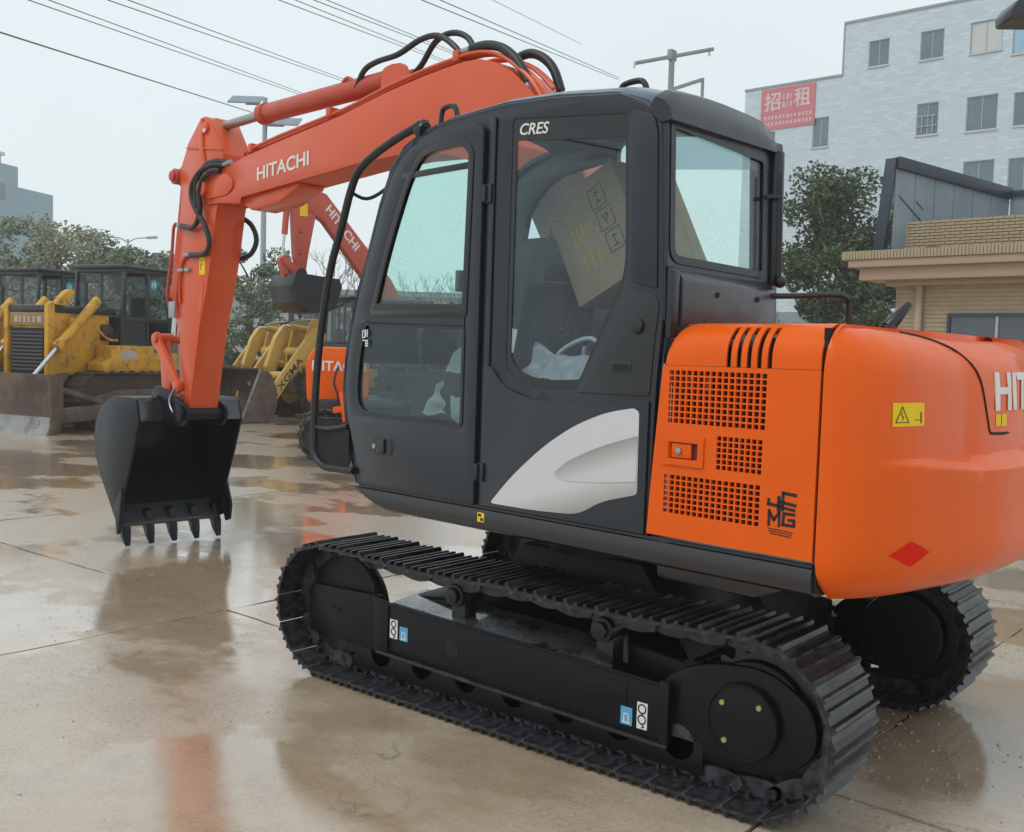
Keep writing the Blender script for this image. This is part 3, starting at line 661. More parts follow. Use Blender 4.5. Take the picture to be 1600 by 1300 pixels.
# lower side panel with the silver swoosh
low = rnd([(.055,1.222),(.055,1.98),(-.01,1.955),(-.10,1.86),(-.30,1.80),(-.60,1.808),(-1.035,1.835),(-1.032,1.222)], [.005,.04,.06,.1,.12,.02,.01,.005])
lp = plate('side_panel', 'cab', EX, low, c=YL+.008, t=.016, bevel=.003, upper=True)
ys = YL+.0165
SW = rnd([(-.03,1.244),(-.179,1.397),(-.395,1.572),(-.60,1.694),(-.795,1.768),(-.955,1.797),(-.985,1.780),(-.990,1.40),(-.776,1.342),(-.64,1.262),(-.35,1.245)], [.03,.15,.3,.3,.3,.04,.03,.02,.2,.1,.2])
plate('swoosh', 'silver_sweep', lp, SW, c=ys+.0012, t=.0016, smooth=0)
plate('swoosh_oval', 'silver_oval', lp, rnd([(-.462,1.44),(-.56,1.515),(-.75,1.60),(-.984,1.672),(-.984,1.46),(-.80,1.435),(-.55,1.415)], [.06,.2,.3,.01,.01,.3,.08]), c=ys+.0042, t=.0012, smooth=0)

# right side of the cab with its openings, seen through the glass
RWIN = rnd([(1.222,2.22),(1.06,2.62),(.945,2.93),(.83,3.10),(.84,3.14),(.95,2.22)], .02)
RMID = [(.70,2.76),(.67,2.90),(.60,3.0),(.50,3.08),(.38,3.13),(.06,3.17),(.06,3.03),(.28,2.99),(.40,2.92),(.47,2.84),(.50,2.76)]
RW2 = rnd([(-.03,2.72),(-.03,3.26),(-.4,3.265),(-.78,3.225),(-.91,3.15),(-.94,2.46),(-.5,2.46),(-.4,2.72)], .05)
RLOW = rnd([(1.24,1.72),(1.20,1.60),(.72,1.60),(.72,2.03),(1.22,2.05)], .05)
RPROF = [(p[0], p[1]) for p in PROF]
plate('cab_side', 'cab', EX, RPROF, [RWIN, RMID, RW2, RLOW], c=YR, t=.04, bevel=.005, upper=True)
for nm, w_ in (('side_window', RWIN), ('side_window', RMID), ('side_window', RW2), ('side_window', RLOW)):
    plate(nm, 'glass_rear', EX, inset(w_, -.003), c=YR, t=.005, upper=True, smooth=0)
# front: pillars and screen follow the profile
FR = [(1.150,1.215),(1.205,1.37),(1.268,1.56),(1.302,1.77),(1.290,1.95),(1.258,2.12),(1.185,2.37),(1.09,2.60),(.985,2.88),(.895,3.06),(.80,3.165),(.70,3.222),(.60,3.255),(.48,3.28)]
def strip(ya, yb, pts, th=.02, off=0):
    mb = MB(); out = inset_open(pts, off); inn = inset_open(pts, off+th)
    v = [Vector((p[0], ya, p[1])) for p in out]+[Vector((p[0], yb, p[1])) for p in out]+[Vector((p[0], ya, p[1])) for p in inn]+[Vector((p[0], yb, p[1])) for p in inn]
    n = len(pts); f = []
    for i in range(n-1): f += [(i, i+1, n+i+1, n+i), (2*n+i, 3*n+i, 3*n+i+1, 2*n+i+1), (i, 2*n+i, 2*n+i+1, i+1), (n+i, n+i+1, 3*n+i+1, 3*n+i)]
    f += [(0, n, 3*n, 2*n), (n-1, 3*n-1, 4*n-1, 2*n-1)]
    mb._add(v, f); return mb
def inset_open(pts, d):
    out = []
    for i, p in enumerate(pts):
        a = Vector(pts[max(0, i-1)]); b = Vector(pts[min(len(pts)-1, i+1)]); t = (b-a).normalized(); n_ = Vector((-t.y, t.x))
        if n_.x > 0: n_ = -n_
        out.append((p[0]+n_.x*d, p[1]+n_.y*d))
    return out
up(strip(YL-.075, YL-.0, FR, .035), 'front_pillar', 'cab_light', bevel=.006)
up(strip(YR+.022, YR+.04, FR, .025), 'front_pillar', 'trim')
up(strip(YR+.04, YL-.075, FR[2:5], .006, .012), 'lower_windscreen', 'glass_front')
up(strip(YR+.04, YL-.075, FR[5:], .006, .012), 'windscreen', 'glass_front')
up(strip(YR+.06, YL-.075, FR[:3], .02, .008), 'front_lower_panel', 'cab')
up(strip(YR+.06, YL-.075, [(1.290,1.95),(1.275,2.04),(1.258,2.12),(1.235,2.20)], .03, -.002), 'screen_crossbar', 'trim')
# roof: shallow dome with rolled edges, its rear curved down over the back window
TOP = [(.48,3.292),(.37,3.312),(-.04,3.335),(-.40,3.318),(-.80,3.275),(-.97,3.215),(-1.055,3.115)]
W_, C_ = (YL-YR)/2+.008, (YL+YR)/2
rings = []
for j in range(25):
    t = -1+2*j/24; a = abs(t)
    drop = -.0 if a < .80 else -.085*((a-.80)/.20)**2.2
    crown = .055*(1-a**2.2)
    y = C_+t*W_
    mbp = []
    for (x, z) in TOP:
        k = min(1, max(0, (z-2.85)/.35)); mbp.append(Vector((x*(1-.0*a)+(.02*(a**4) if x < -.9 else 0), y, z+crown*k+drop*k*.35)))
    rings.append(mbp)
mb = MB(); mb.loft(rings, closed=False, cap=False)
bmesh.ops.recalc_face_normals(mb.bm, faces=mb.bm.faces)
bmesh.ops.solidify(mb.bm, geom=mb.bm.faces[:], thickness=.03)
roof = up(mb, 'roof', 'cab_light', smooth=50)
# rear visor lip
vz = MB(); rings = []
for j in range(15):
    t = j/14; y = YR-.005+t*(YL-YR+.012); a = abs(2*t-1)
    zb = 3.09-.0*t; zt = 3.245+.03*(1-a**2)-.10*max(0, (a-.75)/.25)**2*(1 if t < .5 else .4)
    rings.append([Vector((-1.00,y,zt)), Vector((-1.05,y,zt-.025)), Vector((-1.088,y,zb+.05)), Vector((-1.095,y,zb)), Vector((-1.04,y,zb-.005)), Vector((-.96,y,zb+.06))])
vz.loft(rings); up(vz, 'rear_visor', 'cab', smooth=50)
# rear wall with window opening
RO = rnd([(YR-.02,2.19),(YL-.004,2.19),(YL-.004,3.17),(YR-.02,3.15)], .03)
RH = rnd([(.365,2.455),(1.185,2.468),(1.185,3.10),(.365,3.06)], [.05,.08,.03,.05])
def rearmap(v): return (-1.078+(v.y-2.19)*.035+v.z, v.x, v.y)
rw = plate('rear_wall', 'cab', EX, RO, [RH], t=.03, bevel=.005, upper=True, fn=rearmap)
g = plate('rear_window', 'glass_rear', EX, inset(RH, -.003), t=.005, upper=True, smooth=0, fn=lambda v: (-1.084+(v.y-2.19)*.035+v.z, v.x, v.y))
plate('window_frame', 'trim', g, inset(RH, -.006), [inset(RH, .03)], t=.008, fn=lambda v: (-1.094+(v.y-2.19)*.035+v.z, v.x, v.y))
MBs = MB(); MBs._add([Vector((-1.075+(z-2.19)*.035, y, z)) for y, z in ((1.18,2.88),(.37,3.0),(.37,3.055),(1.18,3.095))], [(0,1,2,3)]); MBs.build('ceiling_reflection', 'reflection_tint', g, smooth=0, recalc=False)  # tinted sheet stands for the ceiling's reflection in the glass
up(MB().cyl((-1.085,YR+.02,2.42), (-1.07,YR+.02,3.10), .042, seg=20), 'corner_post', 'cab', bevel=.01)
# sloping cover under the rear window, bright wet upper ledge
bc = MB(); bc.prism([(-1.085,2.18),(-1.13,2.18),(-1.128,2.385),(-1.118,2.40),(-1.085,2.435)], .33, 1.135, 'y')
bcv = up(bc, 'rear_cover', 'cab_wet', bevel=.008)
for y in (.86, .50): MB().cyl((-1.131,y,2.335), (-1.134,y,2.335), .014, seg=12).build('hole', 'void', bcv, smooth=0)
up(MB().prism([(-1.085,2.12),(-1.12,2.12),(-1.12,2.43),(-1.085,2.45)], 1.145, YL-.01, 'y'), 'rear_cover_post', 'cab', bevel=.012)
# roof fittings
for (x, y, s) in ((-.53, .80, 1.0), (.62, 1.02, .8)):
    gh = MB(); gh.tube([(x+.085*s,y,3.33), (x+.07*s,y,3.41), (x+.03*s,y,3.43), (x-.05*s,y,3.43), (x-.085*s,y,3.40), (x-.10*s,y,3.33)], .016, seg=8)
    up(gh, 'lifting_eye', 'trim', bevel=0)
up(MB().cyl((.605,1.20,3.265), (.675,1.20,3.285), .045, seg=16).bar((.70,1.20,3.28), (.60,1.20,3.30), .05, .05), 'mirror_bracket', 'trim', bevel=.008)
ms = MB(); ms.tube([(.63,1.22,3.295), (.90,1.24,3.21), (1.13,1.25,3.10), (1.225,1.25,2.97), (1.30,1.25,2.78), (1.416,1.25,2.50), (1.50,1.25,2.12), (1.54,1.25,1.80), (1.553,1.25,1.45), (1.53,1.25,1.35), (1.44,1.25,1.295), (1.30,1.25,1.292), (1.13,1.25,1.295)], .024, seg=12)
mir = up(ms, 'mirror_stay', 'rubber')
MB().tube([(1.543,1.25,1.535), (1.40,1.25,1.53), (1.22,1.24,1.56)], .014, seg=8).build('lower_bar', 'rubber', mir)
MB().tube([(1.225,1.25,2.97), (1.20,1.15,2.94), (1.16,1.05,3.0), (1.12,.96,3.11)], .011, seg=8).build('upper_bar', 'rubber', mir)
MB().prism(rnd([(1.19,1.315),(1.52,1.315),(1.53,1.52),(1.20,1.545)], .03), 1.236, 1.244).build('dark_infill', 'void', mir)  # dark plate filling the lower loop of the stay
MB().prism(rnd([(1.02,2.84),(1.12,2.82),(1.11,3.12),(1.00,3.20),(.93,3.14)], .05, 6), 1.02, 1.06).build('mirror_head', 'rubber', mir, bevel=.01)
# antenna behind the cab
an = MB(); an.cyl((-1.15,.325,2.44), (-1.13,.325,2.98), .0055, seg=8); ant = up(an, 'antenna', 'trim')
MB().sphere((-1.15,.325,2.435), .032).build('base_ball', 'rubber', ant); MB().bar((-1.14,.325,2.865), (-1.06,.36,2.865), .02, .018).build('bracket', 'trim', ant)
hr = MB(); hr.tube([(-1.3,.93,2.17), (-1.3,.90,2.345), (-1.32,.85,2.36), (-1.36,.25,2.365), (-1.36,.17,2.355), (-1.36,.13,2.31), (-1.36,.12,2.18)], .014, seg=10)
up(MB().tube([(-1.12,.36,2.362), (-1.2,.2,2.372), (-1.3,.02,2.385), (-1.33,-.02,2.375), (-1.34,-.05,2.34), (-1.34,-.055,2.17)], .015, seg=10), 'handrail', 'rubber')

# ---- inside the cab
up(MB().box((-.95,YR+.03,1.22), (1.08,YL-.05,1.30)), 'cab_floor', 'interior')
st_ = MB(); st_.prism(rnd([(.05,1.62),(.60,1.60),(.63,1.70),(.58,1.76),(.05,1.74)], .05), .48, 1.0); seat = up(st_, 'seat', 'seat', bevel=.03)
MB().prism(rnd([(.02,1.72),(.16,1.74),(.02,2.42),(-.12,2.42)], .05), .50, .98).build('backrest', 'seat', seat, bevel=.03)
MB().box((.0,.55,1.30), (.5,.93,1.62)).build('seat_base', 'interior', seat, bevel=.02)
con = MB(); con.prism(rnd([(.05,1.30),(.78,1.30),(.74,1.92),(.62,2.0),(.10,1.95)], .05), .30, .46); con.prism(rnd([(.15,1.50),(.78,1.50),(.74,1.88),(.62,1.93),(.15,1.90)], .05), 1.03, 1.14)
up(con, 'armrest_console', 'interior', bevel=.02)
up(MB().tube([(.70,1.08,1.9), (.74,1.08,2.02), (.735,1.08,2.09)], .016).sphere((.735,1.08,2.12), .035, sc=(1,1,1.4)), 'joystick', 'rubber')
up(MB().tube([(1.12,.50,2.20), (1.08,.52,2.30), (1.0,.60,2.335), (.92,.70,2.32), (.88,.76,2.20)], .012), 'grab_rail', 'rubber')
up(MB().box((1.05,.40,2.42), (1.10,.50,2.56)), 'monitor', 'trim', bevel=.01)
up(MB().bar((-.1,.30,2.44), (-.15,1.0,2.46), .03, .06), 'rear_bar', 'deck', bevel=.01)
up(MB().prism(rnd([(.98,1.30),(1.12,1.30),(1.16,1.60),(1.02,1.72),(.93,1.66)], .03), .5, .95), 'pedal_box', 'interior', bevel=.01)
up(MB().tube([(1.02,.62,1.35), (.96,.62,1.75), (.90,.62,1.90)], .012).tube([(1.02,.80,1.35), (.96,.80,1.75), (.90,.80,1.90)], .012), 'travel_levers', 'trim')
arcs = MB(); arcs.tube([(-.20,1.02,1.90), (-.30,1.02,2.05), (-.50,1.02,2.12), (-.62,1.02,2.02)], .012); arcs.tube([(-.32,.9,1.85), (-.36,.9,2.08)], .012); up(arcs, 'wire_stand', 'silver')

# things left in the cab
def sheet(name, label, pts, amp, seed, mat='film', cat='plastic sheet'):
    mb = MB(); a, b, c, d = [Vector(p) for p in pts]
    def fn(u, v):
        p = a*(1-u)*(1-v)+b*u*(1-v)+c*u*v+d*(1-u)*v
        n_ = noise.noise_vector(p*6+Vector((seed,0,0)))+noise.noise_vector(p*15+Vector((seed,3,0)))*.4
        return p+n_*amp
    mb.grid(fn, 22, 22); bmesh.ops.solidify(mb.bm, geom=mb.bm.faces[:], thickness=.004)
    o = mb.build(name, mat, smooth=60); o.rotation_euler.z = SWING
    return tag(o, label, cat)
sheet('plastic_sheet', 'crumpled white plastic sheet lying low behind the fixed side window of the cab', [(-.16,1.17,1.91),(-.60,1.17,1.885),(-.66,1.08,2.02),(-.15,1.04,2.07)], .045, 1)
sheet('plastic_sheet', 'torn white plastic film hanging beside the seat behind the lower door glass', [(.62,1.15,1.66),(.26,1.15,1.65),(.28,1.10,1.90),(.40,1.10,2.08)], .05, 5)
bx = thing('cardboard_box', 'tall tilted cardboard box with printed handling marks leaning inside the rear of the cab', 'cardboard box')
Aw = Matrix.Rotation(SWING, 4, 'Z')
A0 = Vector((-.007,.86,2.82)); U0 = Vector((-.893,0,.45)).normalized(); V0 = Vector((-.45,0,-.893)).normalized(); BW, BH, BD = .50, .60, .555
bb = MB(); v = []
for y in (0, -BD):
    for p in ((0,0),(BW,0),(BW,BH),(0,BH)): v.append(A0+U0*p[0]+V0*p[1]+Vector((0,y,0)))
bb._add(v, ((0,3,2,1),(4,5,6,7),(0,1,5,4),(1,2,6,5),(2,3,7,6),(3,0,4,7)))
o = bb.build('carton', 'card', bx, bevel=.006); o.rotation_euler.z = SWING
tp = MB(); stroke(tp, [(.0,BD/2),(BH,BD/2)], .05, A0+U0*(BW+.001)+Vector((0,-BD,0)), tuple(V0), (0,1,0), .002)
for k in (.11, .24, .36): stroke(tp, [(.02,k),(BH-.02,k)], .006, A0+U0*(BW+.001)+Vector((0,-BD,0)), tuple(V0), (0,1,0), .003)
o = tp.build('tape', 'card', bx, smooth=0); o.rotation_euler.z = SWING
O = A0+Vector((0,.0015,0))
def bstroke(mb, pts, w, closed=False):
    for a, b_ in zip(pts, pts[1:]+([pts[0]] if closed else [])):
        a, b_ = Vector(a), Vector(b_); d = (b_-a).normalized(); n_ = Vector((-d.y, d.x))*w/2
        q = [a-n_, b_-n_, b_+n_, a+n_]; lo = [O+U0*p.x+V0*p.y for p in q]; hi = [p+Vector((0,.001,0)) for p in lo]
        mb._add(lo+hi, ((0,3,2,1),(4,5,6,7),(0,1,5,4),(1,2,6,5),(2,3,7,6),(3,0,4,7)))
pr = MB()
for (cx, cy) in ((.34,.13),(.35,.26),(.36,.39)):
    bstroke(pr, [(cx-.05,cy-.055),(cx+.05,cy-.055),(cx+.05,cy+.055),(cx-.05,cy+.055)], .005, True)
bstroke(pr, [(.34,.10),(.34,.16)], .006); bstroke(pr, [(.32,.115),(.34,.10),(.36,.115)], .006); bstroke(pr, [(.32,.16),(.36,.16)], .006)
bstroke(pr, [(.33,.24),(.37,.24),(.35,.275),(.33,.24)], .006); bstroke(pr, [(.35,.275),(.35,.295)], .006)
bstroke(pr, [(.36,.36),(.36,.42)], .006); bstroke(pr, [(.34,.42),(.38,.42)], .006); bstroke(pr, [(.345,.375),(.36,.36),(.375,.375)], .006)
o = pr.build('handling_marks', 'card_print', bx, smooth=0); o.rotation_euler.z = SWING
pr = MB()
for k in range(5): bstroke(pr, [(.12+.033*k,.20+.004*k),(.12+.033*k,.31-.01*k)], .018)
for k in range(3): bstroke(pr, [(.14+.05*k,.37),(.14+.05*k,.46)], .014)
o = pr.build('faded_stamp', 'card_yellow', bx, smooth=0); o.rotation_euler.z = SWING

# ---- engine side door with grilles
HX0, HX1 = -1.045, -1.872
def hx(z): return HX0-.075*max(0, (z-1.22)/.97)**1.2
HP = [(HX1,1.232),(hx(1.232)-.006,1.232)]+[(hx(z)-.006, z) for z in (1.4,1.6,1.8,1.95,2.0)]+[(HX1,2.0)]
holes = []; 
def grille(x0, z0, x1, z1, nx, nz, skew=0):
    dx, dz = (x1-x0)/nx, (z1-z0)/nz; s = .74
    for i in range(nx):
        for k in range(nz):
            cx, cz = x0+dx*(i+.5), z0+dz*(k+.5); w, h = abs(dx)*s/2, abs(dz)*s/2
            holes.append([(cx-w,cz-h),(cx+w,cz-h),(cx+w,cz+h),(cx-w,cz+h)])
grille(-1.142,1.742,-1.638,1.982,16,9); grille(-1.402,1.556,-1.630,1.706,8,6); grille(-1.134,1.338,-1.628,1.516,16,7)
LX0, LX1, LZ0, LZ1 = -1.135, -1.325, 1.575, 1.672
holes.append([(LX1+.015,LZ0+.012),(LX0-.03,LZ0+.012),(LX0-.03,LZ1-.012),(LX1+.015,LZ1-.012)])
ed = plate('engine_door', 'orange', EX, HP, holes, c=SIDE+.002, t=.016, upper=True, smooth=30)
# rolled shoulder with five slots
slots = [-1.447,-1.496,-1.545,-1.594,-1.643]; xs = [HX1]+sorted([s-.011 for s in slots]+[s+.011 for s in slots])+[-1.30,-1.2,-1.155,-1.135,-1.123]
rs = .15; vs_ = [0,.12,.22,.34,.46,.58,.70,.82,1.0]
def shoulder(x, t, off=0, ins=0):
    edge = max(0, (x+1.20)/.08); e = (1-math.sqrt(max(0, 1-min(1, edge)**2))) # round the front corner
    zt = 2.192-e*.07-off; R_ = rs-off
    if t <= .25: return Vector((x, SIDE+.010-off, 2.0015+t/.25*(zt-rs-2.0015)))
    a = (t-.25)/.75*PI/2; return Vector((x, SIDE+.010-rs+R_*math.cos(a)-off*0, zt-rs+off*0+R_*math.sin(a)))
def shell(off, skipslots):
    V, F = [], []; nt = 16
    for x in xs:
        for j in range(nt+1): V.append(shoulder(x, j/nt, off))
    n = nt+1
    for i in range(len(xs)-1):
        isslot = any(abs((xs[i]+xs[i+1])/2-s) < .005 for s in slots)
        for j in range(nt):
            if isslot and skipslots and 0 <= j <= 11: continue
            F.append((i*n+j, i*n+j+1, (i+1)*n+j+1, (i+1)*n+j))
    return V, F
V, F = shell(0, True); mb = MB(); mb._add(V, F); bmesh.ops.recalc_face_normals(mb.bm, faces=mb.bm.faces); bmesh.ops.solidify(mb.bm, geom=mb.bm.faces[:], thickness=.01)
sh = mb.build('shoulder', 'orange', ed, smooth=40)
mb = MB(); mb.box((HX1,-.2,2.150), (-1.13,SIDE-.14,2.188)); mb.build('hood_top', 'orange', ed, bevel=.004)
mb = MB(); mb.box((HX1+.004,SIDE-.16,1.235), (-1.11,SIDE-.06,2.03)); up(mb, 'engine_bay', pm('engine_bay_dark', (.016,.006,.004), .8, var=.4, scale=12), smooth=0)
mb = MB(); mb.box((HX1+.01,SIDE-.30,2.03), (-1.16,SIDE-.10,2.13)); up(mb, 'engine_bay', 'void', smooth=0)
for k, s in enumerate(slots[1:3]+slots[:1]): up(MB().box((s-.012,SIDE-.03,2.085), (s+.012,SIDE-.022,2.14-.02*(k == 2))), 'slot_baffle', 'grille', smooth=0)
for x in (-1.24, -1.325): up(MB().prism(rnd([(x-.012,1.88),(x+.012,1.89),(x+.016,1.96),(x-.006,1.965)], .01), SIDE-.05, SIDE-.03), 'engine_bracket', 'card', bevel=.004)
# latch
la = MB(); lo = rnd([(LX1,LZ0),(LX0-.014,LZ0),(LX0-.014,LZ1),(LX1,LZ1)], .006); li = inset(lo, .012)
plate('latch_frame', 'orange', ed, rnd([(LX1-.02,LZ0-.02),(LX0+.008,LZ0-.02),(LX0+.008,LZ1+.02),(LX1-.02,LZ1+.02)],.008), [[(LX1+.012,LZ0+.012),(LX0-.026,LZ0+.012),(LX0-.026,LZ1-.012),(LX1+.012,LZ1-.012)]], c=SIDE+.014, t=.012, bevel=.004)
MB().box((LX1+.05,SIDE-.004,LZ0+.016), (LX0-.036,SIDE+.010,LZ1-.016)).build('latch_plate', 'orange', ed, bevel=.003)
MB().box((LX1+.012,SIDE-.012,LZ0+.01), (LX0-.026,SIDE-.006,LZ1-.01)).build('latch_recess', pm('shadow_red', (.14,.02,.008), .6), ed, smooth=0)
MB().cyl((-1.212,SIDE+.006,1.622), (-1.212,SIDE+.02,1.622), .016, seg=20).build('lock', 'steel', ed, bevel=.003)
# dealer mark in black strokes: a stylised sign over M G
mk = MB(); O = (-1.665, SIDE+.0105, 1.345); U = (-1,0,0); V = (0,0,1)
S_ = lambda pts, w: stroke(mk, pts, w, O, U, V, .0012)
S_([(.008,.012),(.008,.072)], .013); S_([(.008,.068),(.03,.035)], .013); S_([(.03,.035),(.053,.066)], .013); S_([(.055,.072),(.055,.012)], .012)
S_([(.122,.066),(.075,.066),(.072,.02),(.122,.02),(.122,.042),(.098,.042)], .013)
S_([(.0,.098),(.055,.094)], .014); S_([(.004,.118),(.004,.1)], .013); S_([(.05,.13),(.05,.078)], .016); S_([(.068,.15),(.068,.08)], .014)
S_([(.068,.15),(.125,.146)], .014); S_([(.05,.113),(.125,.104)], .014); S_([(.06,.09),(.122,.084)], .012)
for k in range(3): S_([(.004+.006*k,-.002-.010*k),(.118-.004*k,-.008-.010*k)], .004)
mk.build('dealer_mark', 'print_black', ed, smooth=0)
up(MB().box((HX1-.012,SIDE-.06,1.10), (HX1+.004,SIDE-.012,2.17)), 'panel_gap', 'void', smooth=0)

# ---- counterweight: swept round the tail
def rz_(pts): return pts
PL = [(-1.884,1.238),(-1.905,1.24),(-1.93,1.234),(-1.975,1.205),(-2.04,1.13),(-2.10,1.01),(-2.145,.87),(-2.185,.67),(-2.22,.45),(-2.245,.24),(-2.25,0)]
PLAN = PL+[(x, -y) for x, y in PL[-2::-1]]
# arc length table
cum = [0]
for a, b in zip(PLAN, PLAN[1:]): cum.append(cum[-1]+(Vector(b)-Vector(a)).length)
def plan_at(s):
    s = max(0, min(cum[-1]-1e-6, s)); i = max(k for k in range(len(cum)) if cum[k] <= s); i = min(i, len(PLAN)-2)
    t = (s-cum[i])/(cum[i+1]-cum[i])
    def cr(k): return Vector(PLAN[max(0, min(len(PLAN)-1, k))])
    p0, p1, p2, p3 = cr(i-1), cr(i), cr(i+1), cr(i+2)
    p = .5*((2*p1)+(p2-p0)*t+(2*p0-5*p1+4*p2-p3)*t*t+(-p0+3*p1-3*p2+p3)*t**3)
    d = (.5*((p2-p0)+(2*p0-5*p1+4*p2-p3)*2*t+(-p0+3*p1-3*p2+p3)*3*t*t)).normalized()
    return p, Vector((-d.y, d.x)) if Vector((-d.y, d.x)).dot(p+Vector((1.2,0))) > 0 else Vector((d.y, -d.x))
ZT = 2.19
def cw_in(s, z):
    """how far the skin is pulled in at height z"""
    u = 0
    if z < 1.24: u += .12*((1.24-z)/.17)**2.2
    side_k = min(1, s/.25)
    if z > 1.98: q = (z-1.98)/(ZT-1.98); u += (.13+.10*side_k)*(1-math.sqrt(max(0, 1-q**2.0)))
    if z > 1.60: u += .02*side_k*(z-1.6)/.4
    # stepped hollow widening to the rear
    k = min(1, max(0, (s-.26)/.70)); zc = 1.645
    lo_, hi_ = zc-.055*k-.004, zc+.006
    if z >= hi_: u += .095*k
    elif z > lo_: u += .095*k*(z-lo_)/(hi_-lo_+1e-6)
    return u
def cw(s, z, out=0.):
    p, n_ = plan_at(s); ct = min(1, s/.05)
    z2 = z-.0*s
    # the tail droops towards the back
    zz = z if z < 1.9 else 1.9+(z-1.9)*(1-.11*min(1, min(s, cum[-1]-s)/1.2)**1.5)
    q = p-n_*(cw_in(s, z)-out); return Vector((q.x, q.y, zz))
zs = [1.07,1.078,1.09,1.11,1.14,1.18,1.24,1.32,1.42,1.52,1.585,1.592,1.60,1.608,1.616,1.624,1.632,1.641,1.6515,1.657,1.67,1.70,1.78,1.88,1.98,2.03,2.07,2.10,2.13,2.155,2.172,2.184,2.19]
NSEG = 96; rings = []
for z in zs: rings.append([cw(cum[-1]*(k/NSEG), z) for k in range(NSEG+1)])
mb = MB(); mb.loft(rings, closed=False, cap=False)
n = NSEG+1
# close front faces, top and bottom as fans
bot = [Vector(v) for v in rings[0]]; topr = [Vector(v) for v in rings[-1]]
mb._add(bot+[Vector((-1.884,-1.0,1.07)), Vector((-1.884,1.0,1.07))], [tuple(range(len(bot)))[::-1]])
caps = []
for k in range(7):
    t = k/6; caps.append([Vector((v.x+(-1.884-v.x)*t, v.y, v.z+(2.192-v.z)*min(1, t*4))) for v in topr])
mb.loft(caps, closed=False, cap=False)
for idx in (0, -1):
    col = [rg[idx] for rg in rings]; inn = [Vector((-1.884, v.y*.6, v.z)) for v in col]
    mb._add(col+inn, [(i, i+1, len(col)+i+1, len(col)+i) for i in range(len(col)-1)])
bmesh.ops.remove_doubles(mb.bm, verts=mb.bm.verts, dist=1e-4)
cwo = up(mb, 'counterweight', 'orange', smooth=42)
# seam of the rear engine cover, a groove lined with shadow
seam = MB()
sm = [(.68,2.186),(.79,2.176),(.89,2.155),(.98,2.12),(1.045,2.06),(1.09,2.0),(1.13,1.93),(1.165,1.85),(1.195,1.78),(1.21,1.745),(1.23,1.735),(1.28,1.733),(1.4,1.73),(1.9,1.73)]
seam.tube([cw(s, z, -.001) for s, z in sm], .0075, seg=6, smooth=3); seam.build('cover_seam', 'void', cwo)
def cwfn(s0, z0, dirn=1):
    return lambda a, b_, n_: cw(s0+a, z0+b_, n_)
text_on('lettering', 'HITACHI', 'white', cwo, (0,0,0), (1,0,0), (0,0,1), 1.25, .195, offset=.03, fn=lambda a, b_, n_: cw(1.275+a, 1.835+b_, n_+.003))
def decal(name, mat, s0, z0, w, h, n_=.002, shape=None, parent=None):
    mb = MB(); N1 = 8
    if shape is None:
        mb.grid(lambda u, v: cw(s0+u*w, z0+v*h, n_), N1, 3)
    else:
        mb.grid(lambda u, v: cw(s0+w*(.5+(u-v)*.5), z0+h*(u+v)*.5, n_), 8, 8)
    bmesh.ops.recalc_face_normals(mb.bm, faces=mb.bm.faces)
    return mb.build(name, mat, parent or cwo, smooth=0)
dw = decal('warning_label', 'yellow_label', .315, 1.785, .235, .095)
mb = MB(); F_ = lambda x, y, t: cw(.315+x*1.74, 1.785+y, .0028+t)
stroke(mb, [(.010,.016),(.062,.016),(.036,.080)], .0035, (0,0,0), (1,0,0), (0,1,0), .0006, True, fn=F_)
stroke(mb, [(.036,.058),(.030,.044),(.040,.040),(.036,.026)], .003, (0,0,0), (1,0,0), (0,1,0), .0006, fn=F_)
stroke(mb, [(.117,.014),(.117,.048)], .007, (0,0,0), (1,0,0), (0,1,0), .0006, fn=F_); stroke(mb, [(.115,.055),(.119,.055)], .006, (0,0,0), (1,0,0), (0,1,0), .0006, fn=F_)
stroke(mb, [(.088,.026),(.106,.026)], .003, (0,0,0), (1,0,0), (0,1,0), .0006, fn=F_)
mb.build('print', 'print_black', dw, smooth=0)
for s0 in (1.285, 1.36): 
    q = decal('warning_label', 'yellow_label', s0, 1.765, .065, .055)
decal('red_reflector', 'red_label', 0.315, 1.215, .25, .105, .002, [(0,.5),(.5,0),(1,.5),(.5,1)])
# rib along the upper edge behind: small wet pipe end / mirror tip seen beyond the hood
ex_ = MB(); ex_.prism(rnd([(-.02,2.19),(.10,2.19),(.16,2.30),(.20,2.42),(.12,2.36),(.02,2.27)], [.01,.02,.05,.01,.05,.05]), -.02, .02, 'x')
o = up(MB().cyl((-1.55,-.06,2.15), (-1.55,-.06,2.235), .04, seg=20).cyl((-1.55,-.06,2.22), (-1.61,-.16,2.345), .038, .022, seg=20), 'exhaust_pipe', 'trim', bevel=.004)

# ---- boom
BN = .17
BOOM_B = [(4.96,3.36),(4.84,3.315),(4.617,3.315),(4.299,3.283),(4.27,3.337),(3.265,3.406),(2.579,3.452),(2.1,3.46),(1.7,3.44),(1.35,3.34),(1.0,3.14),(.75,2.92),(.63,2.72),(.55,2.3),(.62,1.55)]
BOOM_T = [(.20,1.48),(.05,1.65),(.08,1.85),(.08,2.35),(.20,2.95),(.44,3.34),(.69,3.62),(.813,3.747),(.962,3.869),(1.114,3.957),(1.269,4.005),(1.427,4.015),(1.589,4.004),(1.86,3.983),(2.293,3.933),(2.805,3.848),(3.667,3.750),(4.195,3.690),(4.42,3.645),(4.70,3.61),(4.90,3.585),(5.02,3.50),(5.03,3.42)]
bp_ = BOOM_B+BOOM_T
boom_me = MB().prism(bp_, -BN+.02, BN-.02)
boom = up(boom_me, 'boom', 'red_orange', bevel=.0)
